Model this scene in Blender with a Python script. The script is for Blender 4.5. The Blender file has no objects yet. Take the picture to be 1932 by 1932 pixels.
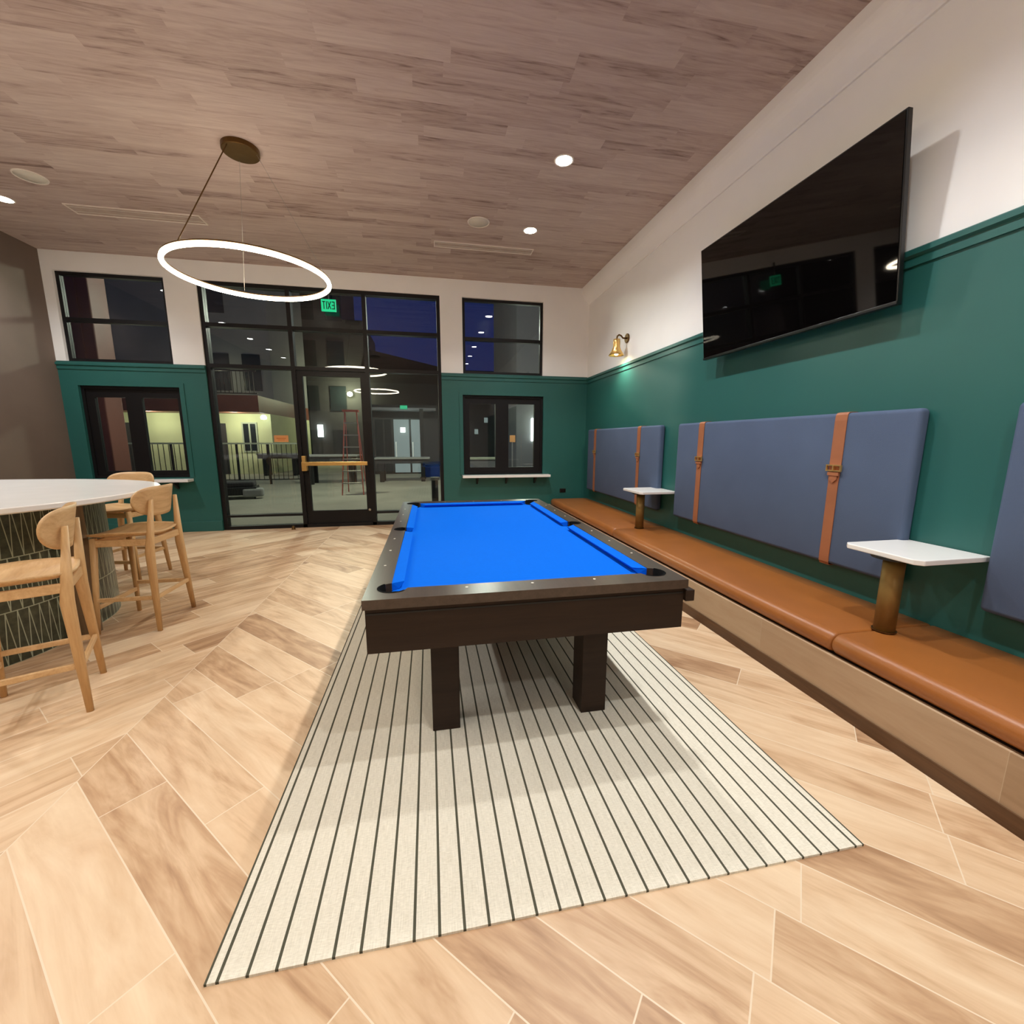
import bpy, bmesh, math, random
from mathutils import Vector, Matrix
random.seed(7)
C = bpy.context.scene.collection
S = bpy.context.scene
PI = math.pi

# ------------------------------------------------------------------ camera
EYE = 1.42
cam_d = bpy.data.cameras.new('camera')
cam = bpy.data.objects.new('camera', cam_d)
C.objects.link(cam)
yaw, pitch, roll = math.radians(10.924), math.radians(-9.602), math.radians(0.123)
fw = Vector((math.sin(yaw) * math.cos(pitch), math.cos(yaw) * math.cos(pitch), math.sin(pitch)))
rt = Vector((math.cos(yaw), -math.sin(yaw), 0))
up = rt.cross(fw)
rt2 = math.cos(roll) * rt + math.sin(roll) * up
up2 = -math.sin(roll) * rt + math.cos(roll) * up
m = Matrix((rt2, up2, -fw)).transposed().to_4x4()
m.translation = Vector((0, 0, EYE))
cam.matrix_world = m
cam_d.sensor_width = 36.0
cam_d.lens = 36.0 * 798.0 / 1932.0
cam_d.clip_end = 300
cam_d.clip_start = 0.02
S.camera = cam

# ------------------------------------------------------------------ world, exposure
S.view_settings.view_transform = 'Standard'
S.view_settings.look = 'None'
S.view_settings.gamma = 1.0
S.view_settings.use_curve_mapping = False
S.view_settings.exposure = 1.0
S.cycles.max_bounces = 8
S.cycles.sample_clamp_indirect = 6.0
w = bpy.data.worlds.new('dusk_sky')
S.world = w
w.use_nodes = True
nt = w.node_tree
bg = nt.nodes['Background']
tc = nt.nodes.new('ShaderNodeTexCoord')
sx = nt.nodes.new('ShaderNodeSeparateXYZ')
rp = nt.nodes.new('ShaderNodeValToRGB')
nt.links.new(tc.outputs['Generated'], sx.inputs[0])
nt.links.new(sx.outputs[2], rp.inputs[0])
rp.color_ramp.elements[0].position = 0.0
rp.color_ramp.elements[0].color = (0.0075, 0.0125, 0.052, 1)
rp.color_ramp.elements[1].position = 0.5
rp.color_ramp.elements[1].color = (0.0028, 0.0092, 0.046, 1)
nt.links.new(rp.outputs[0], bg.inputs[0])
bg.inputs[1].default_value = 1.0

# room figures
XR, XL, YB, YF, ZC = 2.751, -5.12, 7.317, -5.6, 3.957
YG = 7.40            # plane of the window glass
RAIL = 2.495

# real ceiling lamps of the room: (x, y)
DOWN = [(1.29, 5.54), (1.29, 4.20), (1.29, 2.60), (1.29, 1.27), (1.29, -0.06), (1.29, -1.8), (1.29, -3.6),
        (-4.40, 5.96), (-4.40, 3.90), (-4.40, 2.40), (-4.40, 1.1), (-4.40, -0.14), (-4.4, -2.0), (-4.4, -3.8)]
DOWN_W = 72.0
RING_W = 42.0
DOWN_COL = (0.97, 0.985, 1.0)
RING_COL = (1.0, 0.84, 0.62)


def spot(name, loc, watts, col=DOWN_COL, ang=140, blend=0.9, r=0.045, target=None):
    l = bpy.data.lights.new(name, 'SPOT')
    l.energy = watts
    l.color = col
    l.spot_size = math.radians(ang)
    l.spot_blend = blend
    l.shadow_soft_size = r
    o = bpy.data.objects.new(name, l)
    C.objects.link(o)
    o.location = loc
    if target is not None:
        d = Vector(target) - Vector(loc)
        o.rotation_euler = d.to_track_quat('-Z', 'Y').to_euler()
    return o


def point(name, loc, watts, col, r=0.05):
    l = bpy.data.lights.new(name, 'POINT')
    l.energy = watts
    l.color = col
    l.shadow_soft_size = r
    o = bpy.data.objects.new(name, l)
    C.objects.link(o)
    o.location = loc
    return o


for i, (x, y) in enumerate(DOWN):
    spot('downlight_beam', (x, y, ZC - 0.03), DOWN_W)

# ------------------------------------------------------------------ materials
def srgb(r, g, b):
    f = lambda c: (c / 255 / 12.92) if c / 255 <= 0.04045 else ((c / 255 + 0.055) / 1.055) ** 2.4
    return (f(r), f(g), f(b), 1)


class NT:
    """small helper for building node graphs"""
    def __init__(s, name):
        s.m = bpy.data.materials.new(name)
        s.m.use_nodes = True
        s.t = s.m.node_tree
        s.b = s.t.nodes['Principled BSDF']
        s.out = s.t.nodes['Material Output']

    def n(s, typ, **kw):
        nd = s.t.nodes.new(typ)
        for k, v in kw.items():
            setattr(nd, k, v)
        return nd

    def set(s, sock, v):
        if hasattr(v, 'is_linked') or isinstance(v, bpy.types.NodeSocket):
            s.t.links.new(v, sock)
        else:
            sock.default_value = v

    def math(s, op, a, b=None, c=None):
        nd = s.n('ShaderNodeMath', operation=op)
        s.set(nd.inputs[0], a)
        if b is not None:
            s.set(nd.inputs[1], b)
        if c is not None:
            s.set(nd.inputs[2], c)
        return nd.outputs[0]

    def comb(s, x, y, z=0.0):
        nd = s.n('ShaderNodeCombineXYZ')
        s.set(nd.inputs[0], x)
        s.set(nd.inputs[1], y)
        s.set(nd.inputs[2], z)
        return nd.outputs[0]

    def obj(s):
        tc = s.n('ShaderNodeTexCoord')
        sp = s.n('ShaderNodeSeparateXYZ')
        s.t.links.new(tc.outputs['Object'], sp.inputs[0])
        return tc.outputs['Object'], sp.outputs[0], sp.outputs[1], sp.outputs[2]

    def noise(s, vec, scale=5, detail=3, rough=0.5, dist=0.0):
        nd = s.n('ShaderNodeTexNoise')
        if vec is not None:
            s.t.links.new(vec, nd.inputs['Vector'])
        nd.inputs['Scale'].default_value = scale
        nd.inputs['Detail'].default_value = detail
        nd.inputs['Roughness'].default_value = rough
        nd.inputs['Distortion'].default_value = dist
        return nd.outputs[0]

    def white(s, vec):
        nd = s.n('ShaderNodeTexWhiteNoise', noise_dimensions='3D')
        s.t.links.new(vec, nd.inputs['Vector'])
        return nd.outputs[0], nd.outputs[1]

    def ramp(s, fac, stops):
        nd = s.n('ShaderNodeValToRGB')
        s.t.links.new(fac, nd.inputs[0])
        cr = nd.color_ramp
        while len(cr.elements) < len(stops):
            cr.elements.new(0.5)
        for e, (p, c) in zip(cr.elements, stops):
            e.position = p
            e.color = c
        return nd.outputs[0]

    def mix(s, fac, a, b, mode='MIX'):
        nd = s.n('ShaderNodeMix', data_type='RGBA', blend_type=mode)
        s.set(nd.inputs[0], fac)
        s.set(nd.inputs[6], a)
        s.set(nd.inputs[7], b)
        return nd.outputs[2]

    def bump(s, h, strength=0.2, dist=0.01):
        nd = s.n('ShaderNodeBump')
        s.t.links.new(h, nd.inputs['Height'])
        nd.inputs['Strength'].default_value = strength
        nd.inputs['Distance'].default_value = dist
        s.t.links.new(nd.outputs[0], s.b.inputs['Normal'])

    def col(s, v):
        s.set(s.b.inputs['Base Color'], v)

    def rough(s, v):
        s.set(s.b.inputs['Roughness'], v)


def paint(name, c, rough=0.6, var=0.05, scale=3.0, bump=0.03, metal=0.0, spec=0.5, bscale=120):
    g = NT(name)
    v, x, y, z = g.obj()
    n = g.noise(v, scale, 3)
    d = tuple(k * (1 - var) for k in c[:3]) + (1,)
    e = tuple(min(1, k * (1 + var)) for k in c[:3]) + (1,)
    g.col(g.ramp(n, [(0.3, d), (0.7, e)]))
    g.rough(rough)
    g.b.inputs['Metallic'].default_value = metal
    g.b.inputs['Specular IOR Level'].default_value = spec
    if bump:
        g.bump(g.noise(v, bscale, 2), bump, 0.003)
    return g.m


def wood(name, dark, light, axis=0, rough=0.5, scale=1.0, spec=0.4):
    g = NT(name)
    v, x, y, z = g.obj()
    s3 = [22.0 * scale] * 3
    s3[axis] = 1.6 * scale
    mp = g.n('ShaderNodeMapping')
    g.t.links.new(v, mp.inputs[0])
    mp.inputs['Scale'].default_value = s3
    n = g.noise(mp.outputs[0], 1.0, 5, 0.6, 0.6)
    n2 = g.noise(mp.outputs[0], 5.0, 4, 0.6)
    f = g.math('ADD', g.math('MULTIPLY', n, 0.7), g.math('MULTIPLY', n2, 0.3))
    g.col(g.ramp(f, [(0.32, dark), (0.68, light)]))
    g.rough(rough)
    g.b.inputs['Specular IOR Level'].default_value = spec
    g.bump(f, 0.08, 0.002)
    return g.m


def emit(name, c, strength):
    g = NT(name)
    g.b.inputs['Base Color'].default_value = (0.02, 0.02, 0.02, 1)
    g.b.inputs['Emission Color'].default_value = c
    g.b.inputs['Emission Strength'].default_value = strength
    return g.m


def planks(g, a, b, row_w, length, side, stops, grout, groutw, a_stretch=1.3, b_stretch=14.0, grain=0.5, phase=0.0, idw=0.45):
    """colour of a plank pattern; a runs along the planks, b across them"""
    rb = g.math('ADD', g.math('DIVIDE', b, row_w), phase)
    row = g.math('FLOOR', rb)
    rv, rc = g.white(g.comb(row, side, 3.7))
    ra = g.math('ADD', g.math('DIVIDE', a, length), rv)
    cl = g.math('FLOOR', ra)
    idv, idc = g.white(g.comb(row, cl, side))
    shift = g.math('MULTIPLY', idv, 37.0)
    vec = g.comb(g.math('MULTIPLY', a, a_stretch), g.math('MULTIPLY', b, b_stretch), shift)
    n1 = g.noise(vec, 1.0, 4, 0.6, 1.2)
    n2 = g.noise(vec, 3.5, 4, 0.6, 0.4)
    f = g.math('ADD', g.math('MULTIPLY', n1, 0.75), g.math('MULTIPLY', n2, 0.25))
    f = g.math('ADD', g.math('MULTIPLY', g.math('SUBTRACT', f, 0.5), grain * 2.2), 0.5)
    f = g.math('ADD', f, g.math('MULTIPLY', g.math('SUBTRACT', idv, 0.5), idw))
    col = g.ramp(f, stops)
    if grout is None:
        return col, f
    fb = g.math('FRACT', rb)
    eb = g.math('MULTIPLY', g.math('MINIMUM', fb, g.math('SUBTRACT', 1.0, fb)), row_w)
    fa = g.math('FRACT', ra)
    ea = g.math('MULTIPLY', g.math('MINIMUM', fa, g.math('SUBTRACT', 1.0, fa)), length)
    e = g.math('MINIMUM', ea, eb)
    return g.mix(g.math('LESS_THAN', e, groutw), col, grout), f


M = {}
# chevron floor: one seam along y at x = -1.5, planks at 45 degrees on both sides
g = NT('chevron_wood_tile')
v, x, y, z = g.obj()
u0 = g.math('ADD', x, 1.5)
u = g.math('ABSOLUTE', u0)
side = g.math('SIGN', u0)
r2 = 1 / math.sqrt(2)
a = g.math('MULTIPLY', g.math('SUBTRACT', u, y), r2)
b = g.math('MULTIPLY', g.math('ADD', u, y), r2)
colr, f = planks(g, a, b, 0.2157, 1.25, side,
                 [(0.12, srgb(150, 112, 80)), (0.36, srgb(190, 154, 118)), (0.55, srgb(212, 180, 144)), (0.85, srgb(228, 202, 168))],
                 srgb(224, 204, 176), 0.0022, 1.5, 9.0, 0.55, -0.175)
colr = g.mix(g.math('LESS_THAN', u, 0.0022), colr, srgb(224, 204, 176))
g.col(colr)
g.rough(0.42)
g.b.inputs['Specular IOR Level'].default_value = 0.35
M['floor'] = g.m

g = NT('ceiling_wood_plank')
v, x, y, z = g.obj()
colr, f = planks(g, x, y, 0.125, 0.85, 0.0,
                 [(0.05, srgb(120, 97, 88)), (0.28, srgb(170, 149, 139)), (0.55, srgb(186, 167, 157)), (0.95, srgb(200, 184, 173))],
                 None, 0, 1.8, 17.0, 0.75, idw=0.42)
g.col(colr)
g.rough(0.6)
M['ceiling'] = g.m

g = NT('bench_front_tile')
v, x, y, z = g.obj()
colr, f = planks(g, y, z, 0.30, 1.2, 5.0,
                 [(0.2, srgb(162, 134, 104)), (0.5, srgb(180, 152, 122)), (0.85, srgb(192, 168, 138))],
                 srgb(190, 168, 140), 0.0012, 1.2, 9.0, 0.45)
g.col(colr)
g.rough(0.55)
M['bench_front'] = g.m

g = NT('striped_rug')
v, x, y, z = g.obj()
n = g.noise(g.comb(g.math('MULTIPLY', x, 60.0), g.math('MULTIPLY', y, 260.0), 0.0), 1.0, 2)
n2 = g.noise(g.comb(g.math('MULTIPLY', x, 420.0), g.math('MULTIPLY', y, 18.0), 2.0), 1.0, 2)
base = g.ramp(g.math('ADD', g.math('MULTIPLY', n, 0.5), g.math('MULTIPLY', n2, 0.5)),
              [(0.3, srgb(206, 198, 178)), (0.7, srgb(236, 229, 211))])
fx = g.math('FRACT', g.math('ADD', g.math('DIVIDE', g.math('ADD', x, 0.625 - 0.031), 0.0726), 0.05))
ln = g.math('LESS_THAN', fx, 0.12)
edge = g.math('GREATER_THAN', g.math('ABSOLUTE', g.math('SUBTRACT', x, 0.4245)), 1.043)
ln = g.math('MAXIMUM', ln, edge)
g.col(g.mix(ln, base, srgb(82, 80, 66)))
g.rough(0.95)
g.b.inputs['Specular IOR Level'].default_value = 0.1
g.bump(n, 0.4, 0.002)
M['rug'] = g.m

M['wall_white'] = paint('white_wall_paint', srgb(240, 238, 234), 0.7, 0.02, 2.0, 0.04)
M['green'] = paint('deep_green_wall_paint', srgb(36, 93, 87), 0.42, 0.04, 1.5, 0.02)
M['taupe'] = paint('taupe_wall_plaster', srgb(112, 96, 84), 0.75, 0.12, 1.2, 0.06)
M['black_frame'] = paint('black_window_metal', srgb(17, 15, 16), 0.45, 0.06, 4, 0, spec=0.3)
M['black'] = paint('black_plastic', srgb(14, 13, 13), 0.5, 0.1, 8, 0)
M['screen'] = paint('glossy_black_screen', srgb(5, 4, 4), 0.03, 0.1, 1, 0)
M['pocket_black'] = paint('pocket_black', srgb(5, 5, 5), 0.9, 0.05, 8, 0, spec=0.1)
M['bezel'] = paint('screen_bezel_black', srgb(10, 9, 10), 0.3, 0.1, 8, 0)
M['cushion'] = paint('slate_blue_upholstery', srgb(81, 95, 120), 0.85, 0.05, 2.5, 0.25, spec=0.25, bscale=420)
M['leather'] = paint('tan_bench_leather', srgb(152, 92, 42), 0.36, 0.07, 3.5, 0.12, bscale=160)
M['strap'] = paint('tan_leather_strap', srgb(158, 98, 64), 0.5, 0.08, 6, 0.08, bscale=200)
M['brass'] = paint('brushed_brass', srgb(232, 190, 116), 0.3, 0.06, 14, 0, metal=0.8)
M['antique'] = paint('antique_bronze', srgb(104, 78, 44), 0.42, 0.1, 10, 0, metal=0.9)
M['pole'] = paint('aged_brass_pole', srgb(140, 112, 62), 0.5, 0.12, 10, 0, metal=0.6)
M['quartz'] = paint('white_quartz', srgb(238, 236, 232), 0.22, 0.02, 5, 0)
M['table_dark'] = wood('espresso_wood', srgb(37, 25, 17), srgb(51, 36, 25), 0, 0.55, spec=0.25)
M['rail_wood'] = wood('espresso_rail_wood', srgb(58, 46, 38), srgb(78, 64, 54), 1, 0.3, 1.0, 0.6)
M['kick'] = wood('dark_wood_base', srgb(74, 50, 30), srgb(104, 74, 48), 1, 0.5)
M['oak'] = wood('light_oak', srgb(190, 148, 98), srgb(220, 182, 130), 2, 0.42)
M['oakh'] = wood('light_oak_seat', srgb(194, 152, 104), srgb(224, 188, 138), 1, 0.42)
M['walnut'] = wood('brown_wood_panel', srgb(104, 82, 60), srgb(142, 116, 86), 2, 0.5)
M['cloth'] = paint('blue_billiard_cloth', (0.0, 0.125, 0.66, 1), 0.95, 0.02, 60, 0.1, spec=0.08, bscale=600)
M['pearl'] = paint('pearl_inlay', srgb(232, 226, 212), 0.3, 0.02, 5, 0)
M['steel'] = paint('brushed_steel', srgb(170, 168, 160), 0.3, 0.05, 10, 0, metal=1)
M['vent'] = paint('pale_vent_metal', srgb(226, 216, 204), 0.6, 0.03, 5, 0)
M['grille'] = paint('pale_speaker_grille', srgb(208, 202, 188), 0.7, 0.05, 300, 0.3, bscale=500)
M['slot'] = paint('dark_slot', srgb(176, 158, 146), 0.8, 0.1, 8, 0)
M['downlight'] = emit('downlight_lens', (1.0, 0.97, 0.92, 1), 40)
M['ring'] = emit('ring_diffuser', (1.0, 0.86, 0.66, 1), 18)
M['bulb'] = emit('warm_bulb', (1.0, 0.86, 0.45, 1), 25)
M['exit_green'] = emit('exit_sign_green', (0.0, 0.75, 0.30, 1), 0.42)
M['exit_dark'] = paint('exit_letter_dark', srgb(0, 30, 20), 0.6, 0.05, 8, 0)
M['sign_paper'] = paint('orange_notice_paper', srgb(214, 150, 92), 0.7, 0.04, 8, 0)
M['sign_ink'] = paint('orange_notice_ink', srgb(190, 118, 58), 0.7, 0.04, 8, 0)

# pane: mostly see-through, with the mirror strength real glass has at each angle
g = NT('clear_glass')
fr = g.n('ShaderNodeFresnel')
fr.inputs['IOR'].default_value = 1.45
tr = g.n('ShaderNodeBsdfTransparent')
tr.inputs[0].default_value = (0.80, 0.82, 0.84, 1)
gl = g.n('ShaderNodeBsdfGlossy')
gl.inputs['Roughness'].default_value = 0.0
mx = g.n('ShaderNodeMixShader')
g.t.links.new(fr.outputs[0], mx.inputs[0])
g.t.links.new(tr.outputs[0], mx.inputs[1])
g.t.links.new(gl.outputs[0], mx.inputs[2])
g.t.links.new(mx.outputs[0], g.out.inputs['Surface'])
M['glass'] = g.m

# dark green tile with pale zigzag lines, laid out with the mesh's own UVs (metres)
g = NT('zigzag_green_tile')
uvn = g.n('ShaderNodeUVMap')
sp = g.n('ShaderNodeSeparateXYZ')
g.t.links.new(uvn.outputs[0], sp.inputs[0])
uu, vv = sp.outputs[0], sp.outputs[1]
H = 0.34
rowf = g.math('DIVIDE', vv, H)
rfr = g.math('FRACT', rowf)
p = 0.058
tz = g.math('MULTIPLY', g.math('ABSOLUTE', g.math('SUBTRACT', g.math('FRACT', g.math('DIVIDE', uu, p)), 0.5)), 2.0)
l1 = g.math('LESS_THAN', g.math('ABSOLUTE', g.math('SUBTRACT', tz, rfr)), 0.09)
l3 = g.math('LESS_THAN', g.math('MINIMUM', rfr, g.math('SUBTRACT', 1.0, rfr)), 0.010)
l = g.math('MAXIMUM', l1, l3)
ng = g.noise(g.comb(uu, vv, 0.0), 22, 3)
g.col(g.mix(l, g.ramp(ng, [(0.3, srgb(42, 46, 34)), (0.7, srgb(74, 78, 58))]), srgb(158, 164, 140)))
g.rough(0.3)
M['zigzag'] = g.m

# outdoors
M['concrete'] = paint('patio_concrete', srgb(150, 146, 128), 0.85, 0.14, 0.7, 0)
M['stucco_cream'] = paint('cream_stucco', srgb(206, 206, 160), 0.85, 0.05, 2, 0)
M['stucco_grey'] = paint('grey_stucco', srgb(112, 110, 112), 0.85, 0.08, 1, 0)
M['stucco_dark'] = paint('dark_stucco', srgb(60, 58, 58), 0.85, 0.08, 1, 0)
M['brown_metal'] = paint('brown_cladding', srgb(112, 62, 48), 0.5, 0.1, 2, 0)
M['dark_metal'] = paint('dark_metal', srgb(26, 26, 26), 0.5, 0.1, 4, 0)
M['far_glass'] = paint('dark_far_glass', srgb(34, 40, 42), 0.15, 0.1, 2, 0)
M['lit_glass'] = emit('lit_lobby_glass', (0.62, 0.78, 0.70, 1), 0.2)
M['lamp_glow'] = emit('outdoor_lamp_glow', (0.92, 1.0, 0.50, 1), 14)
M['lamp_white'] = emit('outdoor_white_glow', (0.85, 1.0, 0.85, 1), 5)
M['ladder'] = paint('pink_orange_fibreglass', srgb(196, 92, 78), 0.5, 0.05, 4, 0)
M['alu'] = paint('ladder_aluminium', srgb(170, 168, 164), 0.4, 0.05, 4, 0, metal=0.6)
M['grey_cushion'] = paint('grey_outdoor_cushion', srgb(150, 150, 142), 0.9, 0.06, 4, 0)
M['blue_box'] = paint('blue_plastic', srgb(30, 60, 130), 0.5, 0.05, 4, 0)
M['white_rail'] = paint('pale_rail_metal', srgb(170, 174, 150), 0.6, 0.05, 4, 0)
M['hill'] = paint('dark_hill', srgb(22, 22, 26), 0.95, 0.1, 0.2, 0)

# ------------------------------------------------------------------ geometry helpers
def obj(name, bm, mat, parent=None, smooth=False, bevel=0.0, seg=2):
    me = bpy.data.meshes.new(name)
    bmesh.ops.recalc_face_normals(bm, faces=bm.faces[:])
    bm.to_mesh(me)
    bm.free()
    if isinstance(mat, (list, tuple)):
        for k in mat:
            me.materials.append(k)
    else:
        me.materials.append(mat)
    if smooth:
        for pl in me.polygons:
            pl.use_smooth = True
    o = bpy.data.objects.new(name, me)
    C.objects.link(o)
    if parent is not None:
        o.parent = parent
    if bevel:
        md = o.modifiers.new('bevel', 'BEVEL')
        md.width = bevel
        md.segments = seg
        md.limit_method = 'ANGLE'
        md.angle_limit = math.radians(40)
    return o


def tag(o, label=None, cat=None, group=None, kind=None):
    if label:
        o['label'] = label
    if cat:
        o['category'] = cat
    if group:
        o['group'] = group
    if kind:
        o['kind'] = kind
    return o


def thing(name, label, cat, loc=(0, 0, 0), rotz=0.0, group=None, kind=None):
    o = bpy.data.objects.new(name, None)
    o.empty_display_size = 0.1
    C.objects.link(o)
    o.location = loc
    o.rotation_euler = (0, 0, rotz)
    return tag(o, label, cat, group, kind)


def struct(name, bm, mat, parent=None, label=None, bevel=0.0):
    o = obj(name, bm, mat, parent, bevel=bevel)
    if parent is None:
        o['kind'] = 'structure'
    if label:
        o['label'] = label
    return o


def copy_tree(o, parent=None):
    c = o.copy()
    C.objects.link(c)
    c.parent = parent
    for ch in [k for k in bpy.data.objects if k.parent == o]:
        copy_tree(ch, c)
    return c


def B(*boxes):
    bm = bmesh.new()
    for (x0, x1, y0, y1, z0, z1) in boxes:
        add_box(bm, x0, x1, y0, y1, z0, z1)
    return bm


def add_box(bm, x0, x1, y0, y1, z0, z1, mi=0):
    vs = [bm.verts.new(p) for p in ((x0, y0, z0), (x1, y0, z0), (x1, y1, z0), (x0, y1, z0),
                                    (x0, y0, z1), (x1, y0, z1), (x1, y1, z1), (x0, y1, z1))]
    for f in ((0, 3, 2, 1), (4, 5, 6, 7), (0, 1, 5, 4), (1, 2, 6, 5), (2, 3, 7, 6), (3, 0, 4, 7)):
        fc = bm.faces.new([vs[i] for i in f])
        fc.material_index = mi
    return vs


def add_prism(bm, pts, z0, z1, mi=0):
    """pts: list of (x, y); extruded along z"""
    lo = [bm.verts.new((p[0], p[1], z0)) for p in pts]
    hi = [bm.verts.new((p[0], p[1], z1)) for p in pts]
    n = len(pts)
    bm.faces.new(list(reversed(lo))).material_index = mi
    bm.faces.new(hi).material_index = mi
    for i in range(n):
        bm.faces.new((lo[i], lo[(i + 1) % n], hi[(i + 1) % n], hi[i])).material_index = mi


def add_cyl(bm, p0, p1, r0, r1=None, n=20, cap=True):
    r1 = r0 if r1 is None else r1
    p0, p1 = Vector(p0), Vector(p1)
    d = (p1 - p0).normalized()
    a = d.orthogonal().normalized()
    b = d.cross(a)
    L0, L1 = [], []
    for i in range(n):
        t = 2 * PI * i / n
        k = a * math.cos(t) + b * math.sin(t)
        L0.append(bm.verts.new(p0 + k * r0))
        L1.append(bm.verts.new(p1 + k * r1))
    for i in range(n):
        bm.faces.new((L0[i], L0[(i + 1) % n], L1[(i + 1) % n], L1[i]))
    if cap:
        bm.faces.new(list(reversed(L0)))
        bm.faces.new(L1)


def add_loft(bm, rings, closed=True, cap=True):
    """rings: list of lists of points, all the same length"""
    vs = [[bm.verts.new(p) for p in r] for r in rings]
    n = len(vs[0])
    for a, b in zip(vs[:-1], vs[1:]):
        rng = range(n) if closed else range(n - 1)
        for i in rng:
            j = (i + 1) % n
            bm.faces.new((a[i], a[j], b[j], b[i]))
    if cap:
        bm.faces.new(list(reversed(vs[0])))
        bm.faces.new(vs[-1])
    return vs


def add_lathe(bm, prof, c=(0, 0), n=32, closed=False):
    """prof: list of (r, z) around the vertical line through c"""
    rings = []
    for i in range(n):
        t = 2 * PI * i / n
        rings.append([bm.verts.new((c[0] + r * math.cos(t), c[1] + r * math.sin(t), z)) for r, z in prof])
    m_ = len(prof)
    for i in range(n):
        a, b = rings[i], rings[(i + 1) % n]
        for k in range(m_ if closed else m_ - 1):
            q = (k + 1) % m_
            bm.faces.new((a[k], b[k], b[q], a[q]))
    bmesh.ops.remove_doubles(bm, verts=bm.verts[:], dist=1e-5)


def wall_bm(u0, u1, z0, z1, holes, place, thick):
    """wall with rectangular holes, built as one mesh; place(u, t, z) gives the point"""
    us = sorted({u0, u1} | {h[0] for h in holes} | {h[1] for h in holes})
    zs = sorted({z0, z1} | {h[2] for h in holes} | {h[3] for h in holes})
    solid = {}
    for i in range(len(us) - 1):
        for k in range(len(zs) - 1):
            cu, cz = (us[i] + us[i + 1]) / 2, (zs[k] + zs[k + 1]) / 2
            solid[i, k] = not any(h[0] < cu < h[1] and h[2] < cz < h[3] for h in holes)
    bm = bmesh.new()
    cache = {}

    def V(u, t, z):
        key = (round(u, 5), t, round(z, 5))
        if key not in cache:
            cache[key] = bm.verts.new(place(u, t * thick, z))
        return cache[key]
    for (i, k), s_ in solid.items():
        if not s_:
            continue
        a, b, c, d = us[i], us[i + 1], zs[k], zs[k + 1]
        for t in (0, 1):
            bm.faces.new((V(a, t, c), V(b, t, c), V(b, t, d), V(a, t, d)))
        for (di, dk, e) in ((-1, 0, ((a, c), (a, d))), (1, 0, ((b, c), (b, d))), (0, -1, ((a, c), (b, c))), (0, 1, ((a, d), (b, d)))):
            if not solid.get((i + di, k + dk), False):
                (p, q), (r, s2) = e
                bm.faces.new((V(p, 0, q), V(r, 0, s2), V(r, 1, s2), V(p, 1, q)))
    return bm


# ------------------------------------------------------------------ the room
struct('floor', B((XL, XR, YF, YB + 0.15, -0.12, 0)), M['floor'])
struct('ceiling', B((XL - 0.2, XR + 0.2, YF, YB + 0.2, ZC, ZC + 0.12)), M['ceiling'])

back = lambda u_, t, z_: (u_, YB + t, z_)
SF = (-3.245, 0.225)           # storefront opening
W1 = (-4.995, -3.66, 2.515, 3.709)
W2 = (0.583, 1.945, 2.515, 3.70)
L1 = (-4.90, -3.62, 0.85, 2.185)
L2 = (0.568, 1.962, 0.835, 2.17)
o = struct('wall_back', wall_bm(XL, XR, 0, ZC, [(SF[0], SF[1], 0, 3.70), W1, W2, L1, L2], back, 0.16), [M['wall_white'], M['green']])
for p_ in o.data.polygons:
    c = p_.center
    if c.z < RAIL - 0.05:
        p_.material_index = 1
# split the storefront jambs where the paint changes colour
struct('wall_right', B((XR, XR + 0.15, YF, YB + 0.16, 2.45, ZC), (XR, XR + 0.15, YF, YB + 0.16, 0, 2.45)), [M['wall_white'], M['green']])
o = bpy.data.objects['wall_right']
for p_ in o.data.polygons:
    if p_.center.z < 2.40:
        p_.material_index = 1
struct('wall_left', B((XL - 0.15, XL, YF, YB + 0.16, 0, ZC)), M['taupe'])
struct('wall_front', B((XL, XR, YF - 0.15, YF, 0, ZC)), M['wall_white'])


def rail_profile(name, pts_fn, a0, a1, mat, label=None):
    """picture rail: profile (projection, height) swept from a0 to a1"""
    prof = [(0, 2.405), (0.012, 2.405), (0.012, 2.452), (0.03, 2.462), (0.03, 2.490), (0.022, 2.497), (0, 2.497)]
    bm = bmesh.new()
    add_loft(bm, [[pts_fn(d, a0, z_) for d, z_ in prof], [pts_fn(d, a1, z_) for d, z_ in prof]])
    return struct(name, bm, mat, label=label)


rail_profile('trim_1', lambda d, a_, z_: (XR - d, a_, z_), YF, YB, M['green'], 'green moulding where the green half of the right wall ends')
rail_profile('trim_2', lambda d, a_, z_: (a_, YB - d, z_), XL, SF[0], M['green'], 'green moulding on the window wall left of the glass doors')
rail_profile('trim_3', lambda d, a_, z_: (a_, YB - d, z_), SF[1], XR, M['green'], 'green moulding on the window wall right of the glass doors')
struct('baseboard_left', B((XL, SF[0], YB - 0.018, YB, 0, 0.16)), M['green'], bevel=0.004)
struct('baseboard_right', B((SF[1], 2.07, YB - 0.018, YB, 0, 0.16)), M['green'], bevel=0.004)

# sloping bulkhead along the right wall under the ceiling
bm = bmesh.new()
prof = [(XR, 3.700), (XR - 0.016, 3.700), (XR - 0.022, 3.712)]
for i in range(9):
    t = i / 8
    bx_, bz_ = (XR - 0.022) + (2.612 - XR + 0.022) * t, 3.712 + (ZC - 3.712) * t
    bul = math.sin(PI * t) * 0.034
    if i:
        prof.append((bx_ - bul * 0.9, bz_ - bul * 0.45))
prof += [(XR, ZC)]
add_loft(bm, [[(px_, YF, pz_) for px_, pz_ in prof], [(px_, YB, pz_) for px_, pz_ in prof]])
struct('trim_4', bm, M['wall_white'], label='white rounded bulkhead where the ceiling meets the right wall')


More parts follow.
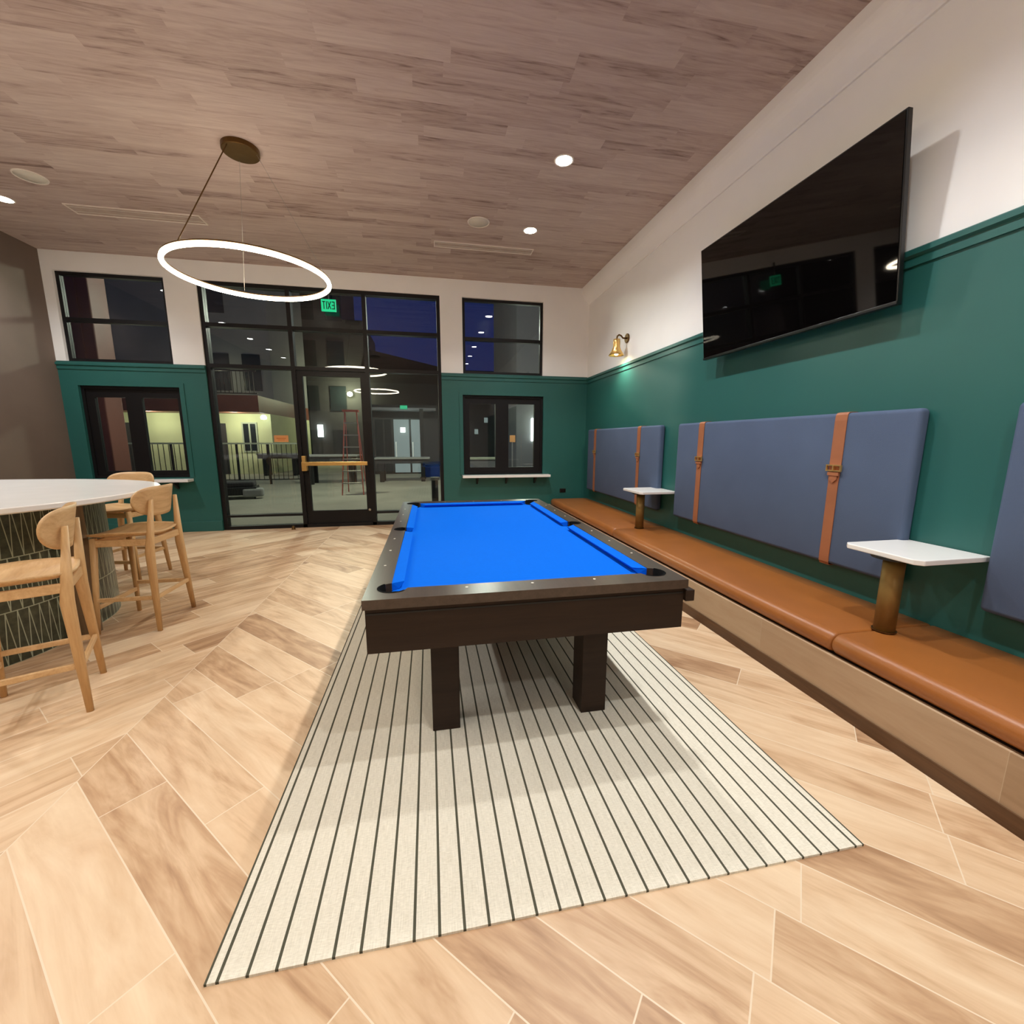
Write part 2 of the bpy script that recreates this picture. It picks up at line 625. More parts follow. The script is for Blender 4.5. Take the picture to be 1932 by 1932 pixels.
# ------------------------------------------------------------------ windows and doors
def frame_bm(x0, x1, z0, z1, t, y0, y1, bars=()):
    bm = B((x0, x0 + t, y0, y1, z0, z1), (x1 - t, x1, y0, y1, z0, z1),
           (x0 + t, x1 - t, y0, y1, z0, z0 + t), (x0 + t, x1 - t, y0, y1, z1 - t, z1))
    for b_ in bars:
        add_box(bm, b_[0], b_[1], y0, y1, b_[2], b_[3])
    return bm


def pane(x0, x1, z0, z1, yy, parent):
    return obj('pane', B((x0, x1, yy - 0.003, yy + 0.003, z0, z1)), M['glass'], parent)


def clerestory(name, W, zm, label):
    x0, x1, z0, z1 = W
    t = thing(name, label, 'window', ((x0 + x1) / 2, YG, z0), kind='structure')
    cx, cz = (x0 + x1) / 2, z0
    A, Bx, Z1 = x0 - cx, x1 - cx, z1 - z0
    zz = zm - z0
    obj('window_frame', frame_bm(A, Bx, 0, Z1, 0.045, -0.035, 0.035, [(A + 0.045, Bx - 0.045, zz - 0.028, zz + 0.028)]), M['black_frame'], t)
    pane(A + 0.045, Bx - 0.045, 0.045, zz - 0.028, 0, t)
    pane(A + 0.045, Bx - 0.045, zz + 0.028, Z1 - 0.045, 0, t)
    return t


clerestory('window_1', W1, 3.085, 'upper two-pane window left of the glass doors beside the taupe wall')
clerestory('window_2', W2, 3.075, 'upper two-pane window right of the glass doors showing blue sky')


def casement(name, W, gl, label):
    x0, x1, z0, z1 = W
    cx = (x0 + x1) / 2
    t = thing(name, label, 'window', (cx, YG, z0), kind='structure')
    A, Bx, Z1 = x0 - cx, x1 - cx, z1 - z0
    obj('window_frame', frame_bm(A, Bx, 0, Z1, 0.04, -0.05, 0.05), M['black_frame'], t)
    for (g0, g1, b0, b1) in gl:
        fx0, fx1 = (A + 0.04 if g0 - cx < 0 else 0.0), (0.0 if g0 - cx < 0 else Bx - 0.04)
        sx0, sx1, sz0, sz1 = g0 - cx, g1 - cx, b0 - z0, b1 - z0
        s_ = obj('sash', B((fx0, sx0, -0.03, 0.03, 0.04, Z1 - 0.04), (sx1, fx1, -0.03, 0.03, 0.04, Z1 - 0.04),
                           (sx0, sx1, -0.03, 0.03, 0.04, sz0), (sx0, sx1, -0.03, 0.03, sz1, Z1 - 0.04)), M['black_frame'], t)
        pane(sx0, sx1, sz0, sz1, 0, s_)
    return t


casement('window_3', L1, [(-4.76, -4.37, 0.955, 2.03), (-4.165, -3.69, 0.955, 2.03)], 'lower black window left of the glass doors above a white shelf')
casement('window_4', L2, [(0.68, 1.13, 0.955, 2.035), (1.355, 1.815, 0.955, 2.04)], 'lower black window right of the glass doors above a white shelf')
# flat green casing strips round the lower windows
for nm, (x0, x1, z0, z1), lb in (('trim_5', L1, 'green casing round the lower left window'), ('trim_6', L2, 'green casing round the lower right window')):
    e = 0.06
    struct(nm, B((x0 - e, x0, YB - 0.012, YB, z0 - 0.0, z1 + e), (x1, x1 + e, YB - 0.012, YB, z0, z1 + e), (x0, x1, YB - 0.012, YB, z1, z1 + e)), M['green'], label=lb)


def shelf(x0, x1, label, nb):
    cx = (x0 + x1) / 2
    t = thing('wall_shelf', label, 'shelf', (cx, YB, 0.79))
    obj('shelf_board', B((x0 - cx, x1 - cx, -0.17, 0.0, 0.0, 0.042)), M['quartz'], t, bevel=0.004)
    for i in range(nb):
        bx_ = (x0 - cx) + (x1 - x0) * (i + 0.5) / nb
        bm = bmesh.new()
        vs = [(-0.02, 0.0), (-0.15, 0.0), (-0.15, -0.02), (-0.02, -0.12)]
        lo = [bm.verts.new((bx_ - 0.015, a_, b_)) for a_, b_ in vs]
        hi = [bm.verts.new((bx_ + 0.015, a_, b_)) for a_, b_ in vs]
        bm.faces.new(lo); bm.faces.new(hi)
        for k in range(4):
            bm.faces.new((lo[k], lo[(k + 1) % 4], hi[(k + 1) % 4], hi[k]))
        bmesh.ops.translate(bm, verts=bm.verts[:], vec=(0, 0.02, 0))
        obj('bracket', bm, M['dark_metal'], t)
    return t


shelf(-4.93, -3.58, 'white quartz shelf under the lower left window behind the bar stools', 3)
shelf(0.537, 2.068, 'white quartz shelf under the lower right window near the bench', 3)

# storefront: mullion grid with a glass door
t = thing('window_5', 'tall black-framed storefront glazing around the entrance door', 'window', (0, YG, 0), kind='structure')
x0, x1 = SF
mw = 0.03
VX1, VX2 = -2.04, -0.945
bm = frame_bm(x0, x1, 0, 3.70, 0.055, -0.06, 0.06)
for vx in (VX1, VX2):
    add_box(bm, vx - mw, vx + mw, -0.06, 0.06, 0.0, 3.645)
for (a_, b_) in ((x0 + 0.055, VX1 - mw), (VX1 + mw, VX2 - mw), (VX2 + mw, x1 - 0.055)):
    add_box(bm, a_, b_, -0.06, 0.06, 3.075, 3.13)
    add_box(bm, a_, b_, -0.06, 0.06, 2.49, 2.545)
for (a_, b_) in ((x0 + 0.055, VX1 - mw), (VX2 + mw, x1 - 0.055)):
    add_box(bm, a_, b_, -0.06, 0.06, 0.2, 0.235)
obj('window_frame', bm, M['black_frame'], t)
for (a_, b_) in ((x0 + 0.055, VX1 - mw), (VX1 + mw, VX2 - mw), (VX2 + mw, x1 - 0.055)):
    pane(a_, b_, 3.13, 3.645, 0, t)
    pane(a_, b_, 2.545, 3.075, 0, t)
for (a_, b_) in ((x0 + 0.055, VX1 - mw), (VX2 + mw, x1 - 0.055)):
    pane(a_, b_, 0.235, 2.49, 0, t)
    pane(a_, b_, 0.055, 0.2, 0, t)

t = thing('door_1', 'black-framed glass entrance door with a brass push bar', 'door', (0, YG, 0), kind='structure')
dx0, dx1 = VX1 + mw, VX2 - mw
obj('door_frame', B((dx0, dx0 + 0.085, -0.03, 0.03, 0.01, 2.485), (dx1 - 0.085, dx1, -0.03, 0.03, 0.01, 2.485),
                    (dx0 + 0.085, dx1 - 0.085, -0.03, 0.03, 0.01, 0.27), (dx0 + 0.085, dx1 - 0.085, -0.03, 0.03, 2.41, 2.485)), M['black_frame'], t)
pane(dx0 + 0.085, dx1 - 0.085, 0.27, 2.41, 0, t)
pb = obj('push_bar', B((dx0 + 0.0, dx1 - 0.03, -0.135, -0.09, 1.015, 1.075)), M['brass'], t, bevel=0.006)
obj('bar_housing', B((dx0 - 0.005, dx0 + 0.075, -0.125, -0.03, 0.93, 1.06), (dx0 + 0.0, dx0 + 0.06, -0.11, -0.03, 1.06, 1.17)), M['brass'], pb, bevel=0.01)
obj('bar_bracket', B((dx1 - 0.10, dx1 - 0.05, -0.10, -0.03, 1.02, 1.07)), M['brass'], pb)
bm = bmesh.new()
add_cyl(bm, (dx1 - 0.04, -0.065, 0.27), (dx1 - 0.04, -0.03, 0.27), 0.02)
obj('door_bumper', bm, M['steel'], t, smooth=False)

# notice on the glass
t = thing('paper_notice', 'small orange notice stuck on the glass left of the entrance door', 'sign', (-2.31, YG - 0.008, 1.44))
obj('sheet', B((-0.105, 0.105, -0.001, 0.001, -0.052, 0.052)), M['sign_paper'], t)
obj('printed_line', B((-0.07, 0.07, -0.0022, -0.0012, -0.005, 0.012), (-0.055, 0.05, -0.0022, -0.0012, -0.026, -0.014)), M['sign_ink'], t)

bm = bmesh.new()
add_lathe(bm, [(0.0, 0.06), (0.018, 0.058), (0.026, 0.045), (0.026, 0.012), (0.034, 0.0), (0.0, 0.0)], (0, 0), 20)
o = obj('door_stop', bm, M['antique'], smooth=True)
o.location = (-2.19, 7.22, 0)
tag(o, 'small bronze door stop on the floor left of the entrance door', 'door stop')

# socket on the back wall
t = thing('wall_socket', 'small black double socket on green wall near bench end', 'socket', (2.345, YB, 0.53))
obj('plate', B((-0.055, 0.055, -0.012, 0, -0.035, 0.035)), M['black'], t, bevel=0.004)
obj('outlet_face', B((-0.045, -0.008, -0.015, -0.012, -0.022, 0.022), (0.008, 0.045, -0.015, -0.012, -0.022, 0.022)), M['bezel'], t)

# exit sign, hung inside the glass and read from behind
t = thing('exit_sign', 'green lit exit sign, seen from behind, above the entrance door', 'exit sign', (-1.445, 7.28, 3.44))
obj('sign_panel', B((-0.135, 0.135, -0.012, 0.012, -0.10, 0.10)), M['exit_green'], t)
bmm = bmesh.new()
lw = 0.016


def bar2(x0, z0, x1, z1, w_=lw):
    d = Vector((x1 - x0, z1 - z0))
    nrm = Vector((-d.y, d.x)).normalized() * w_ / 2
    pts = [(x0 + nrm.x, z0 + nrm.y), (x1 + nrm.x, z1 + nrm.y), (x1 - nrm.x, z1 - nrm.y), (x0 - nrm.x, z0 - nrm.y)]
    lo = [bmm.verts.new((p_[0], -0.0125, p_[1])) for p_ in pts]
    hi = [bmm.verts.new((p_[0], -0.016, p_[1])) for p_ in pts]
    bmm.faces.new(lo); bmm.faces.new(hi)
    for k in range(4):
        bmm.faces.new((lo[k], lo[(k + 1) % 4], hi[(k + 1) % 4], hi[k]))


# mirrored EXIT: T I X E with the E turned round
bar2(-0.085, -0.065, -0.085, 0.065); bar2(-0.112, 0.058, -0.058, 0.058)
bar2(-0.035, -0.065, -0.035, 0.065)
bar2(-0.012, -0.065, 0.044, 0.065); bar2(0.044, -0.065, -0.012, 0.065)
bar2(0.108, -0.065, 0.108, 0.065)
for z_ in (-0.057, 0, 0.057):
    bar2(0.062, z_, 0.108, z_)
obj('lettering', bmm, M['exit_dark'], t)
obj('hanger', B((-0.012, 0.012, -0.012, 0.012, 0.10, 0.36)), M['dark_metal'], t)
t.scale = (0.78, 1.0, 0.86)

# ------------------------------------------------------------------ ceiling fittings
def make_downlight():
    t = thing('ceiling_downlight', '', 'ceiling light')
    bm = bmesh.new()
    add_lathe(bm, [(0.072, 0.0), (0.072, -0.004), (0.088, -0.006), (0.092, 0.0)], (0, 0), 28, closed=True)
    obj('trim_ring', bm, M['vent'], t, smooth=True)
    bm = bmesh.new()
    add_lathe(bm, [(0.0, -0.008), (0.06, -0.006), (0.072, 0.0), (0.0, 0.0)], (0, 0), 28)
    obj('lens', bm, M['downlight'], t, smooth=True)
    return t


dl = make_downlight()
dlabels = {(1.29, 5.54): 'glowing round downlight in the right ceiling row, nearest the window wall',
           (1.29, 4.20): 'glowing round downlight in the right ceiling row, second from the window wall',
           (-4.40, 5.96): 'glowing round downlight at the left edge of the ceiling near the taupe wall'}
for i, (x, y) in enumerate(DOWN):
    if (x, y) in dlabels or y < 4.1:
        o = dl if i == 0 else copy_tree(dl)
        o.location = (x, y, ZC)
        o['label'] = dlabels.get((x, y), 'round downlight in the %s ceiling row, number %s back from the window wall' % ('right' if x > 0 else 'left', ['', 'one', 'two', 'three', 'four', 'five', 'six', 'seven'][1 + [q for q in DOWN if (q[0] > 0) == (x > 0)].index((x, y))]))
        o['group'] = 'ceiling downlights'


def ceiling_speaker(x, y, label):
    t = thing('ceiling_speaker', label, 'speaker', (x, y, ZC))
    bm = bmesh.new()
    add_lathe(bm, [(0.115, 0.0), (0.117, -0.008), (0.128, -0.008), (0.132, 0.0)], (0, 0), 36, closed=True)
    obj('speaker_rim', bm, M['vent'], t, smooth=True)
    bm = bmesh.new()
    add_lathe(bm, [(0.0, -0.006), (0.115, -0.005), (0.116, 0.0), (0.0, 0.0)], (0, 0), 36)
    obj('grille', bm, M['grille'], t, smooth=True)


ceiling_speaker(0.646, 5.462, 'round pale speaker grille in the ceiling beside the right-hand slot vent')
ceiling_speaker(-3.76, 5.438, 'round pale speaker grille in the ceiling above the left-hand slot vent')


def slot_vent(x0, x1, y0, y1, label):
    cx, cy = (x0 + x1) / 2, (y0 + y1) / 2
    t = thing('ceiling_vent', label, 'vent', (cx, cy, ZC))
    a_, b_ = (x1 - x0) / 2, (y1 - y0) / 2
    e = 0.010
    obj('vent_frame', B((-a_, a_, -b_, -b_ + e, -0.01, 0), (-a_, a_, b_ - e, b_, -0.01, 0), (-a_, -a_ + e, -b_ + e, b_ - e, -0.01, 0),
                        (a_ - e, a_, -b_ + e, b_ - e, -0.01, 0)), M['vent'], t)
    obj('slot_backing', B((-a_ + e, a_ - e, -b_ + e, b_ - e, -0.003, 0)), M['slot'], t)
    for k in (-1, 1):
        yy = k * b_ * 0.45
        obj('louvre', B((-a_ + e, a_ - e, yy - 0.003, yy + 0.003, -0.006, -0.003)), M['grille'], t)


slot_vent(0.135, 1.455, 6.035, 6.20, 'long linear slot vent in the ceiling near the right pair of downlights')
slot_vent(-3.85, -2.52, 5.93, 6.15, 'long linear slot vent in the ceiling left of the ring pendant')


# ------------------------------------------------------------------ ring pendants
def ring_pendant(x, y, label):
    t = thing('ring_pendant', label, 'pendant light', (x, y, ZC))
    zr = 2.91 - ZC
    R, r = 0.655, 0.019
    bm = bmesh.new()
    add_lathe(bm, [(0.0, 0.0), (0.15, 0.0), (0.15, -0.038), (0.145, -0.044), (0.0, -0.046)], (0, 0), 40)
    obj('ceiling_canopy', bm, M['antique'], t)
    bm = bmesh.new()
    add_lathe(bm, [(R + r * math.cos(a_), zr + r * math.sin(a_)) for a_ in [2 * PI * k / 10 for k in range(10)]], (0, 0), 72, closed=True)
    obj('light_ring', bm, M['ring'], t, smooth=True)
    bm = bmesh.new()
    add_lathe(bm, [(R - 0.014, zr + 0.020), (R + 0.014, zr + 0.020), (R + 0.014, zr + 0.030), (R - 0.014, zr + 0.030)], (0, 0), 72, closed=True)
    obj('ring_channel', bm, M['antique'], t)
    for k, a_ in enumerate((math.radians(-119), math.radians(-5), math.radians(116))):
        bm = bmesh.new()
        add_cyl(bm, (0.13 * math.cos(a_), 0.13 * math.sin(a_), -0.04), (R * math.cos(a_), R * math.sin(a_), zr + 0.028), 0.0045 if k == 0 else 0.0016, n=6)
        obj('power_cord' if k == 0 else 'suspension_wire', bm, M['antique'] if k == 0 else M['steel'], t)
    return t


ring_pendant(-1.56, 4.59, 'large glowing ring pendant hanging from a round bronze ceiling plate')
ring_pendant(-1.56, 0.67, 'glowing ring pendant behind the camera, seen mirrored in the entrance glass')

# ------------------------------------------------------------------ wall lamp
SY, SZ = 5.79, 2.825
t = thing('wall_lamp', 'small brass gooseneck wall lamp above the green moulding', 'wall lamp', (XR, SY, SZ))
bm = bmesh.new()
add_cyl(bm, (0, 0, 0), (-0.02, 0, 0), 0.062, n=28)
obj('back_plate', bm, M['antique'], t, bevel=0.004)
pts = [Vector((-0.02, 0, 0)), Vector((-0.07, 0, 0.0)), Vector((-0.10, 0, 0.03)), Vector((-0.13, 0, 0.04)), Vector((-0.155, 0, 0.02)), Vector((-0.16, 0, -0.03))]
bm = bmesh.new()
rings = []
for i, p_ in enumerate(pts):
    d = (pts[min(i + 1, 5)] - pts[max(i - 1, 0)]).normalized()
    sd = Vector((0, 1, 0))
    up_ = d.cross(sd)
    rings.append([p_ + (sd * math.cos(a_) + up_ * math.sin(a_)) * 0.011 for a_ in [2 * PI * k / 10 for k in range(10)]])
add_loft(bm, rings)
obj('arm', bm, M['antique'], t, smooth=True)
bm = bmesh.new()
add_lathe(bm, [(0.0, -0.02), (0.045, -0.02), (0.048, -0.06), (0.048, -0.12), (0.062, -0.16), (0.105, -0.235), (0.10, -0.235), (0.058, -0.163), (0.043, -0.12), (0.043, -0.03), (0.0, -0.03)], (-0.16, 0), 32)
obj('lamp_shade', bm, M['brass'], t, smooth=True)
bm = bmesh.new()
add_lathe(bm, [(0.0, -0.235), (0.022, -0.228), (0.032, -0.20), (0.024, -0.165), (0.014, -0.14), (0.0, -0.135)], (-0.16, 0), 20)
obj('light_bulb', bm, M['bulb'], t, smooth=True)
spot('wall_lamp_glow', (XR - 0.16, SY, SZ - 0.25), 14, (1.0, 0.93, 0.72), 150, 0.8, 0.03)

# ------------------------------------------------------------------ television
bX, tX = 2.622, 2.513
ty0, ty1 = 2.10, 3.85
zb, zt = 2.186, 3.15
slope = (tX - bX) / (zt - zb)
t = thing('television', 'large black wall-mounted television tilted downward above the bench', 'television', ((bX + tX) / 2, (ty0 + ty1) / 2, (zb + zt) / 2))
cx, cy, cz = t.location


def tilted(d0, d1, y0, y1, z0, z1):
    """box whose faces follow the screen's tilt; d is the depth behind the screen plane"""
    bm = bmesh.new()
    vs = []
    for z_ in (z0, z1):
        fx = bX + slope * (z_ - zb) - cx
        vs += [bm.verts.new((fx + d0, y0 - cy, z_ - cz)), bm.verts.new((fx + d1, y0 - cy, z_ - cz)), bm.verts.new((fx + d1, y1 - cy, z_ - cz)), bm.verts.new((fx + d0, y1 - cy, z_ - cz))]
    for f_ in ((0, 3, 2, 1), (4, 5, 6, 7), (0, 1, 5, 4), (1, 2, 6, 5), (2, 3, 7, 6), (3, 0, 4, 7)):
        bm.faces.new([vs[i] for i in f_])
    return bm


obj('housing', tilted(0.004, 0.035, ty0, ty1, zb, zt), M['bezel'], t, bevel=0.003)
obj('screen', tilted(0.0, 0.004, ty0 + 0.01, ty1 - 0.01, zb + 0.02, zt - 0.01), M['screen'], t)
obj('lower_strip', tilted(-0.002, 0.004, ty0, ty1, zb, zb + 0.018), M['bezel'], t, bevel=0.002)
obj('back_cover', tilted(0.035, 0.06, ty0 + 0.3, ty1 - 0.3, zb + 0.1, zt - 0.35), M['black'], t)
bm = B((2.655 - cx, XR - 0.004 - cx, ty0 + 0.55 - cy, ty1 - 0.55 - cy, 2.60 - cz, 2.90 - cz))
obj('wall_bracket', bm, M['dark_metal'], t)

# ------------------------------------------------------------------ bench
BY0, BY1 = -1.1, 7.16
t = thing('built_in_bench', 'long built-in bench base with tan plank front and dark kick board', 'bench', (2.40, 3.0, 0))
ox, oy = 2.40, 3.0
obj('front_panel', B((2.07 - ox, 2.10 - ox, BY0 - oy, YB - 0.02 - oy, 0.075, 0.29)), M['bench_front'], t)
obj('carcass', B((2.10 - ox, XR - 0.006 - ox, BY0 - oy, YB - 0.02 - oy, 0.0, 0.29)), M['table_dark'], t)
obj('kick_board', B((2.062 - ox, 2.10 - ox, BY0 - oy, YB - 0.02 - oy, 0.0, 0.075)), M['kick'], t)


def seat_cushion(y0, y1, label):
    cy_ = (y0 + y1) / 2
    hx0, hx1 = 2.075, 2.745
    z0, z1 = 0.292, 0.406
    # profile in (x, z) with a full rounded nose, lofted along y with slightly tucked ends
    def prof(inset, sag):
        P = []
        nose = 0.055
        cxn = hx0 + nose + inset
        for k in range(13):
            a_ = PI / 2 + PI * k / 12
            P.append((cxn + nose * math.cos(a_), (z0 + z1) / 2 + ((z1 - z0) / 2 - inset * 0.5) * math.sin(a_)))
        P += [(hx1, z0 + inset * 0.5), (hx1, z1 - inset * 0.5 - 0.004), (2.6, z1 + sag - inset * 0.5), (2.4, z1 + sag * 1.3 - inset * 0.5), (2.22, z1 + sag - inset * 0.5)]
        return P
    L = y1 - y0
    st = [(0.0, 0.02, -0.002), (0.004, 0.008, 0.0), (0.016, 0.001, 0.0)]
    n = max(6, int(L / 0.25))
    for i in range(1, n):
        st.append((L * i / n, 0.0, 0.003 * math.sin(PI * i / n) + 0.0015 * math.sin(i * 1.7)))
    st += [(L - 0.016, 0.001, 0.0), (L - 0.004, 0.008, 0.0), (L, 0.02, -0.002)]
    bm = bmesh.new()
    add_loft(bm, [[(p_[0] - 2.41, y0 + s_ - cy_, p_[1] - 0.35) for p_ in prof(i_, g_)] for s_, i_, g_ in st])
    o = obj('seat_cushion', bm, M['leather'], smooth=True)
    o.location = (2.41, cy_, 0.35)
    return tag(o, label, 'seat cushion', 'tan leather bench cushions')


seat_cushion(BY0, 1.755, 'tan leather bench cushion nearest the camera at the right edge')
seat_cushion(1.758, 4.54, 'tan leather bench cushion between the two small white tables')
seat_cushion(4.543, BY1, 'tan leather bench cushion at the far end by the window wall')


def bench_table(y0, y1, py_, label):
    t = thing('bench_table', label, 'table', (2.39, py_, 0.411))
    bm = bmesh.new()
    x0_, x1_, e = 2.297, 2.745, 0.03
    pts = [(x0_, y0 + e), (x0_ + e, y0), (x1_, y0), (x1_, y1), (x0_ + e, y1), (x0_, y1 - e)]
    add_prism(bm, [(a_ - 2.39, b_ - py_) for a_, b_ in pts], 0.414, 0.441)
    obj('table_top', bm, M['quartz'], t, bevel=0.004)
    bm = bmesh.new()
    add_cyl(bm, (0, 0, 0.0), (0, 0, 0.414), 0.047, n=32)
    obj('pole', bm, M['pole'], t, smooth=False)
    bm = bmesh.new()
    add_cyl(bm, (0, 0, 0.0), (0, 0, 0.006), 0.054, n=32)
    obj('floor_collar', bm, M['antique'], t)
    bm = bmesh.new()
    add_cyl(bm, (0, 0, 0.402), (0, 0, 0.414), 0.10, n=32)
    obj('top_plate', bm, M['dark_metal'], t)
    for p_ in t.children:
        if p_.name.startswith('pole'):
            for q in p_.data.polygons:
                q.use_smooth = len(q.vertices) == 4


bench_table(1.555, 1.95, 1.735, 'white square table on a brass pole, the one nearer the camera')
bench_table(4.33, 4.80, 4.50, 'white square table on a brass pole, the farther one near the window wall')

# ------------------------------------------------------------------ wall pads with straps
PX = 2.676
PZ0, PZ1 = 0.585, 1.603


def back_pad(y0, y1, straps, label, sl):
    cy_ = (y0 + y1) / 2
    t = thing('upholstered_wall_panel', label, 'backrest', (XR, cy_, PZ0), group='slate blue wall backrests')
    H_ = PZ1 - PZ0
    W_ = (y1 - y0) / 2
    bm = bmesh.new()
    add_box(bm, PX - XR, -0.002, -W_, W_, 0, H_)
    o = obj('pad', bm, M['cushion'], t, bevel=0.026, seg=5, smooth=True)
    for yy, nm in straps:
        ly = yy - cy_
        hw = 0.042
        bm = bmesh.new()
        fx = PX - XR - 0.005
        # strap: over the top, down the front, under the bottom
        path = [(-0.004, H_ + 0.006), (fx * 0.55, H_ + 0.006), (fx + 0.012, H_ + 0.002), (fx + 0.002, H_ - 0.012), (fx - 0.001, H_ - 0.05), (fx - 0.001, H_ * 0.7), (fx - 0.003, H_ * 0.65), (fx - 0.001, H_ * 0.55), (fx, 0.05), (fx + 0.002, 0.012), (fx + 0.012, -0.004), (-0.004, -0.006)]
        th = 0.004
        rings = []
        for i, (a_, b_) in enumerate(path):
            p0 = Vector(path[max(0, i - 1)]); p1 = Vector(path[min(len(path) - 1, i + 1)])
            d = (p1 - p0).normalized()
            n_ = Vector((-d.y, d.x)) * th
            if n_.dot(Vector((-1, 0.3))) > 0:
                n_ = -n_
            wv = hw if b_ > H_ * 0.62 else hw * 0.86
            rings.append([(a_, ly - wv, b_), (a_, ly + wv, b_), (a_ + n_.x, ly + wv, b_ + n_.y), (a_ + n_.x, ly - wv, b_ + n_.y)])
        add_loft(bm, rings)
        s_ = obj('strap', bm, M['strap'], t)
        bz = H_ * 0.645
        bm = bmesh.new()
        f0, f1 = fx - 0.016, fx - 0.004
        add_box(bm, f0, f1, ly - hw - 0.012, ly + hw + 0.012, bz + 0.014, bz + 0.022)
        add_box(bm, f0, f1, ly - hw - 0.012, ly + hw + 0.012, bz - 0.022, bz - 0.014)
        add_box(bm, f0, f1, ly - hw - 0.012, ly - hw - 0.004, bz - 0.014, bz + 0.014)
        add_box(bm, f0, f1, ly + hw + 0.004, ly + hw + 0.012, bz - 0.014, bz + 0.014)
        add_box(bm, f0 - 0.003, f1, ly - 0.004, ly + 0.004, bz - 0.02, bz + 0.016)
        obj('buckle', bm, M['brass'], s_)
        bm = bmesh.new()
        add_box(bm, fx - 0.013, fx - 0.003, ly - hw * 0.95, ly + hw * 0.95, bz - 0.05, bz - 0.028)
        lo = [(ly - hw * 0.7, bz - 0.028), (ly + hw * 0.7, bz - 0.028), (ly + hw * 0.62, bz - 0.075), (ly, bz - 0.10), (ly - hw * 0.62, bz - 0.075)]
        a1 = [bm.verts.new((fx - 0.009, p_[0], p_[1])) for p_ in lo]
        a2 = [bm.verts.new((fx - 0.003, p_[0], p_[1])) for p_ in lo]
        bm.faces.new(a1); bm.faces.new(a2)
        for k in range(5):
            bm.faces.new((a1[k], a1[(k + 1) % 5], a2[(k + 1) % 5], a2[k]))
        obj('strap_end', bm, M['strap'], s_)
    return t


back_pad(4.66, 7.00, [(5.165, 1), (6.66, 1)], 'slate blue wall backrest with two leather straps, at the far end by the windows', 0)
back_pad(1.925, 4.29, [(2.39, 1), (3.865, 1)], 'slate blue wall backrest with two leather straps, the middle one below the television', 0)
back_pad(-0.83, 1.535, [(1.06, 1), (-0.40, 1)], 'slate blue wall backrest cut off by the right edge of the photo', 0)

# ------------------------------------------------------------------ rug
bm = B((-0.625, 1.474, 1.025, 4.07, 0.0, 0.008))
o = obj('striped_rug', bm, M['rug'])
tag(o, 'cream flat-woven rug with thin dark stripes under the pool table', 'rug')

# ------------------------------------------------------------------ pool table
TX0, TX1, TY0, TY1 = -0.285, 1.155, 1.682, 4.470
TZ = 0.79
tcx, tcy = (TX0 + TX1) / 2, (TY0 + TY1) / 2
t = thing('pool_table', 'dark brown pool table with bright blue cloth in the room centre', 'pool table', (tcx, tcy, 0.008))
W_, L_ = (TX1 - TX0) / 2, (TY1 - TY0) / 2       # half sizes
rw, rl = 0.100, 0.125                            # wood widths of long and short rails
iw, il = W_ - rw, L_ - rl
zt_ = TZ - 0.008
# rail top with the pocket notches: inner contour, counter-clockwise
pk = 0.062


def arc(cx_, cy_, r_, a0, a1, n=10):
    return [(cx_ + r_ * math.cos(math.radians(a0 + (a1 - a0) * k / n)), cy_ + r_ * math.sin(math.radians(a0 + (a1 - a0) * k / n))) for k in range(n + 1)]


inner = []
cc = 0.012
inner += arc(iw - cc, -il + cc, pk, -170, 80)       # near right
inner += arc(iw + 0.022, 0, 0.055, -110, 110)
inner += arc(iw - cc, il - cc, pk, -80, 170)
inner += arc(-iw + cc, il - cc, pk, 10, 260)
inner += arc(-iw - 0.022, 0, 0.055, 70, 290)
inner += arc(-iw + cc, -il + cc, pk, 100, 350)
# clamp contour so nothing crosses the notch mouths
outer = [(-W_, -L_), (W_, -L_), (W_, L_), (-W_, L_)]


def plate(outer, inner, z0, z1):
    bm = bmesh.new()
    loops = []
    for lp in (outer, inner):
        vs = [bm.verts.new((p_[0], p_[1], z1)) for p_ in lp]
        es = [bm.edges.new((vs[i], vs[(i + 1) % len(vs)])) for i in range(len(vs))]
        loops.append((vs, es))
    bmesh.ops.triangle_fill(bm, use_beauty=True, use_dissolve=False, edges=[e for _, es in loops for e in es])
    top = bm.faces[:]
    r_ = bmesh.ops.extrude_face_region(bm, geom=top)
    vs = [v_ for v_ in r_['geom'] if isinstance(v_, bmesh.types.BMVert)]
    bmesh.ops.translate(bm, verts=vs, vec=(0, 0, z0 - z1))
    return bm


obj('top_rail', plate(outer, inner, zt_ - 0.042, zt_), M['rail_wood'], t)
ax, ay = W_ - 0.008, L_ - 0.02
az0, az1 = 0.542, zt_ - 0.042
obj('apron', B((-ax, ax, -ay, -ay + 0.03, az0, az1), (-ax, ax, ay - 0.03, ay, az0, az1), (-ax, -ax + 0.03, -ay + 0.03, ay - 0.03, az0, az1),
               (ax - 0.03, ax, -ay + 0.03, ay - 0.03, az0, az1)), M['table_dark'], t)
obj('apron_reveal', B((-ax + 0.004, ax - 0.004, -ay - 0.003, -ay + 0.002, az1 - 0.03, az1 - 0.022)), M['black'], t)
obj('underside', B((-ax + 0.03, ax - 0.03, -ay + 0.03, ay - 0.03, az0 + 0.03, az0 + 0.05)), M['table_dark'], t)
obj('cloth_bed', B((-iw - 0.0, iw + 0.0, -il, il, zt_ - 0.075, zt_ - 0.038)), M['cloth'], t)
# cushions
cwid = 0.052
g_c, g_s = 0.075, 0.065


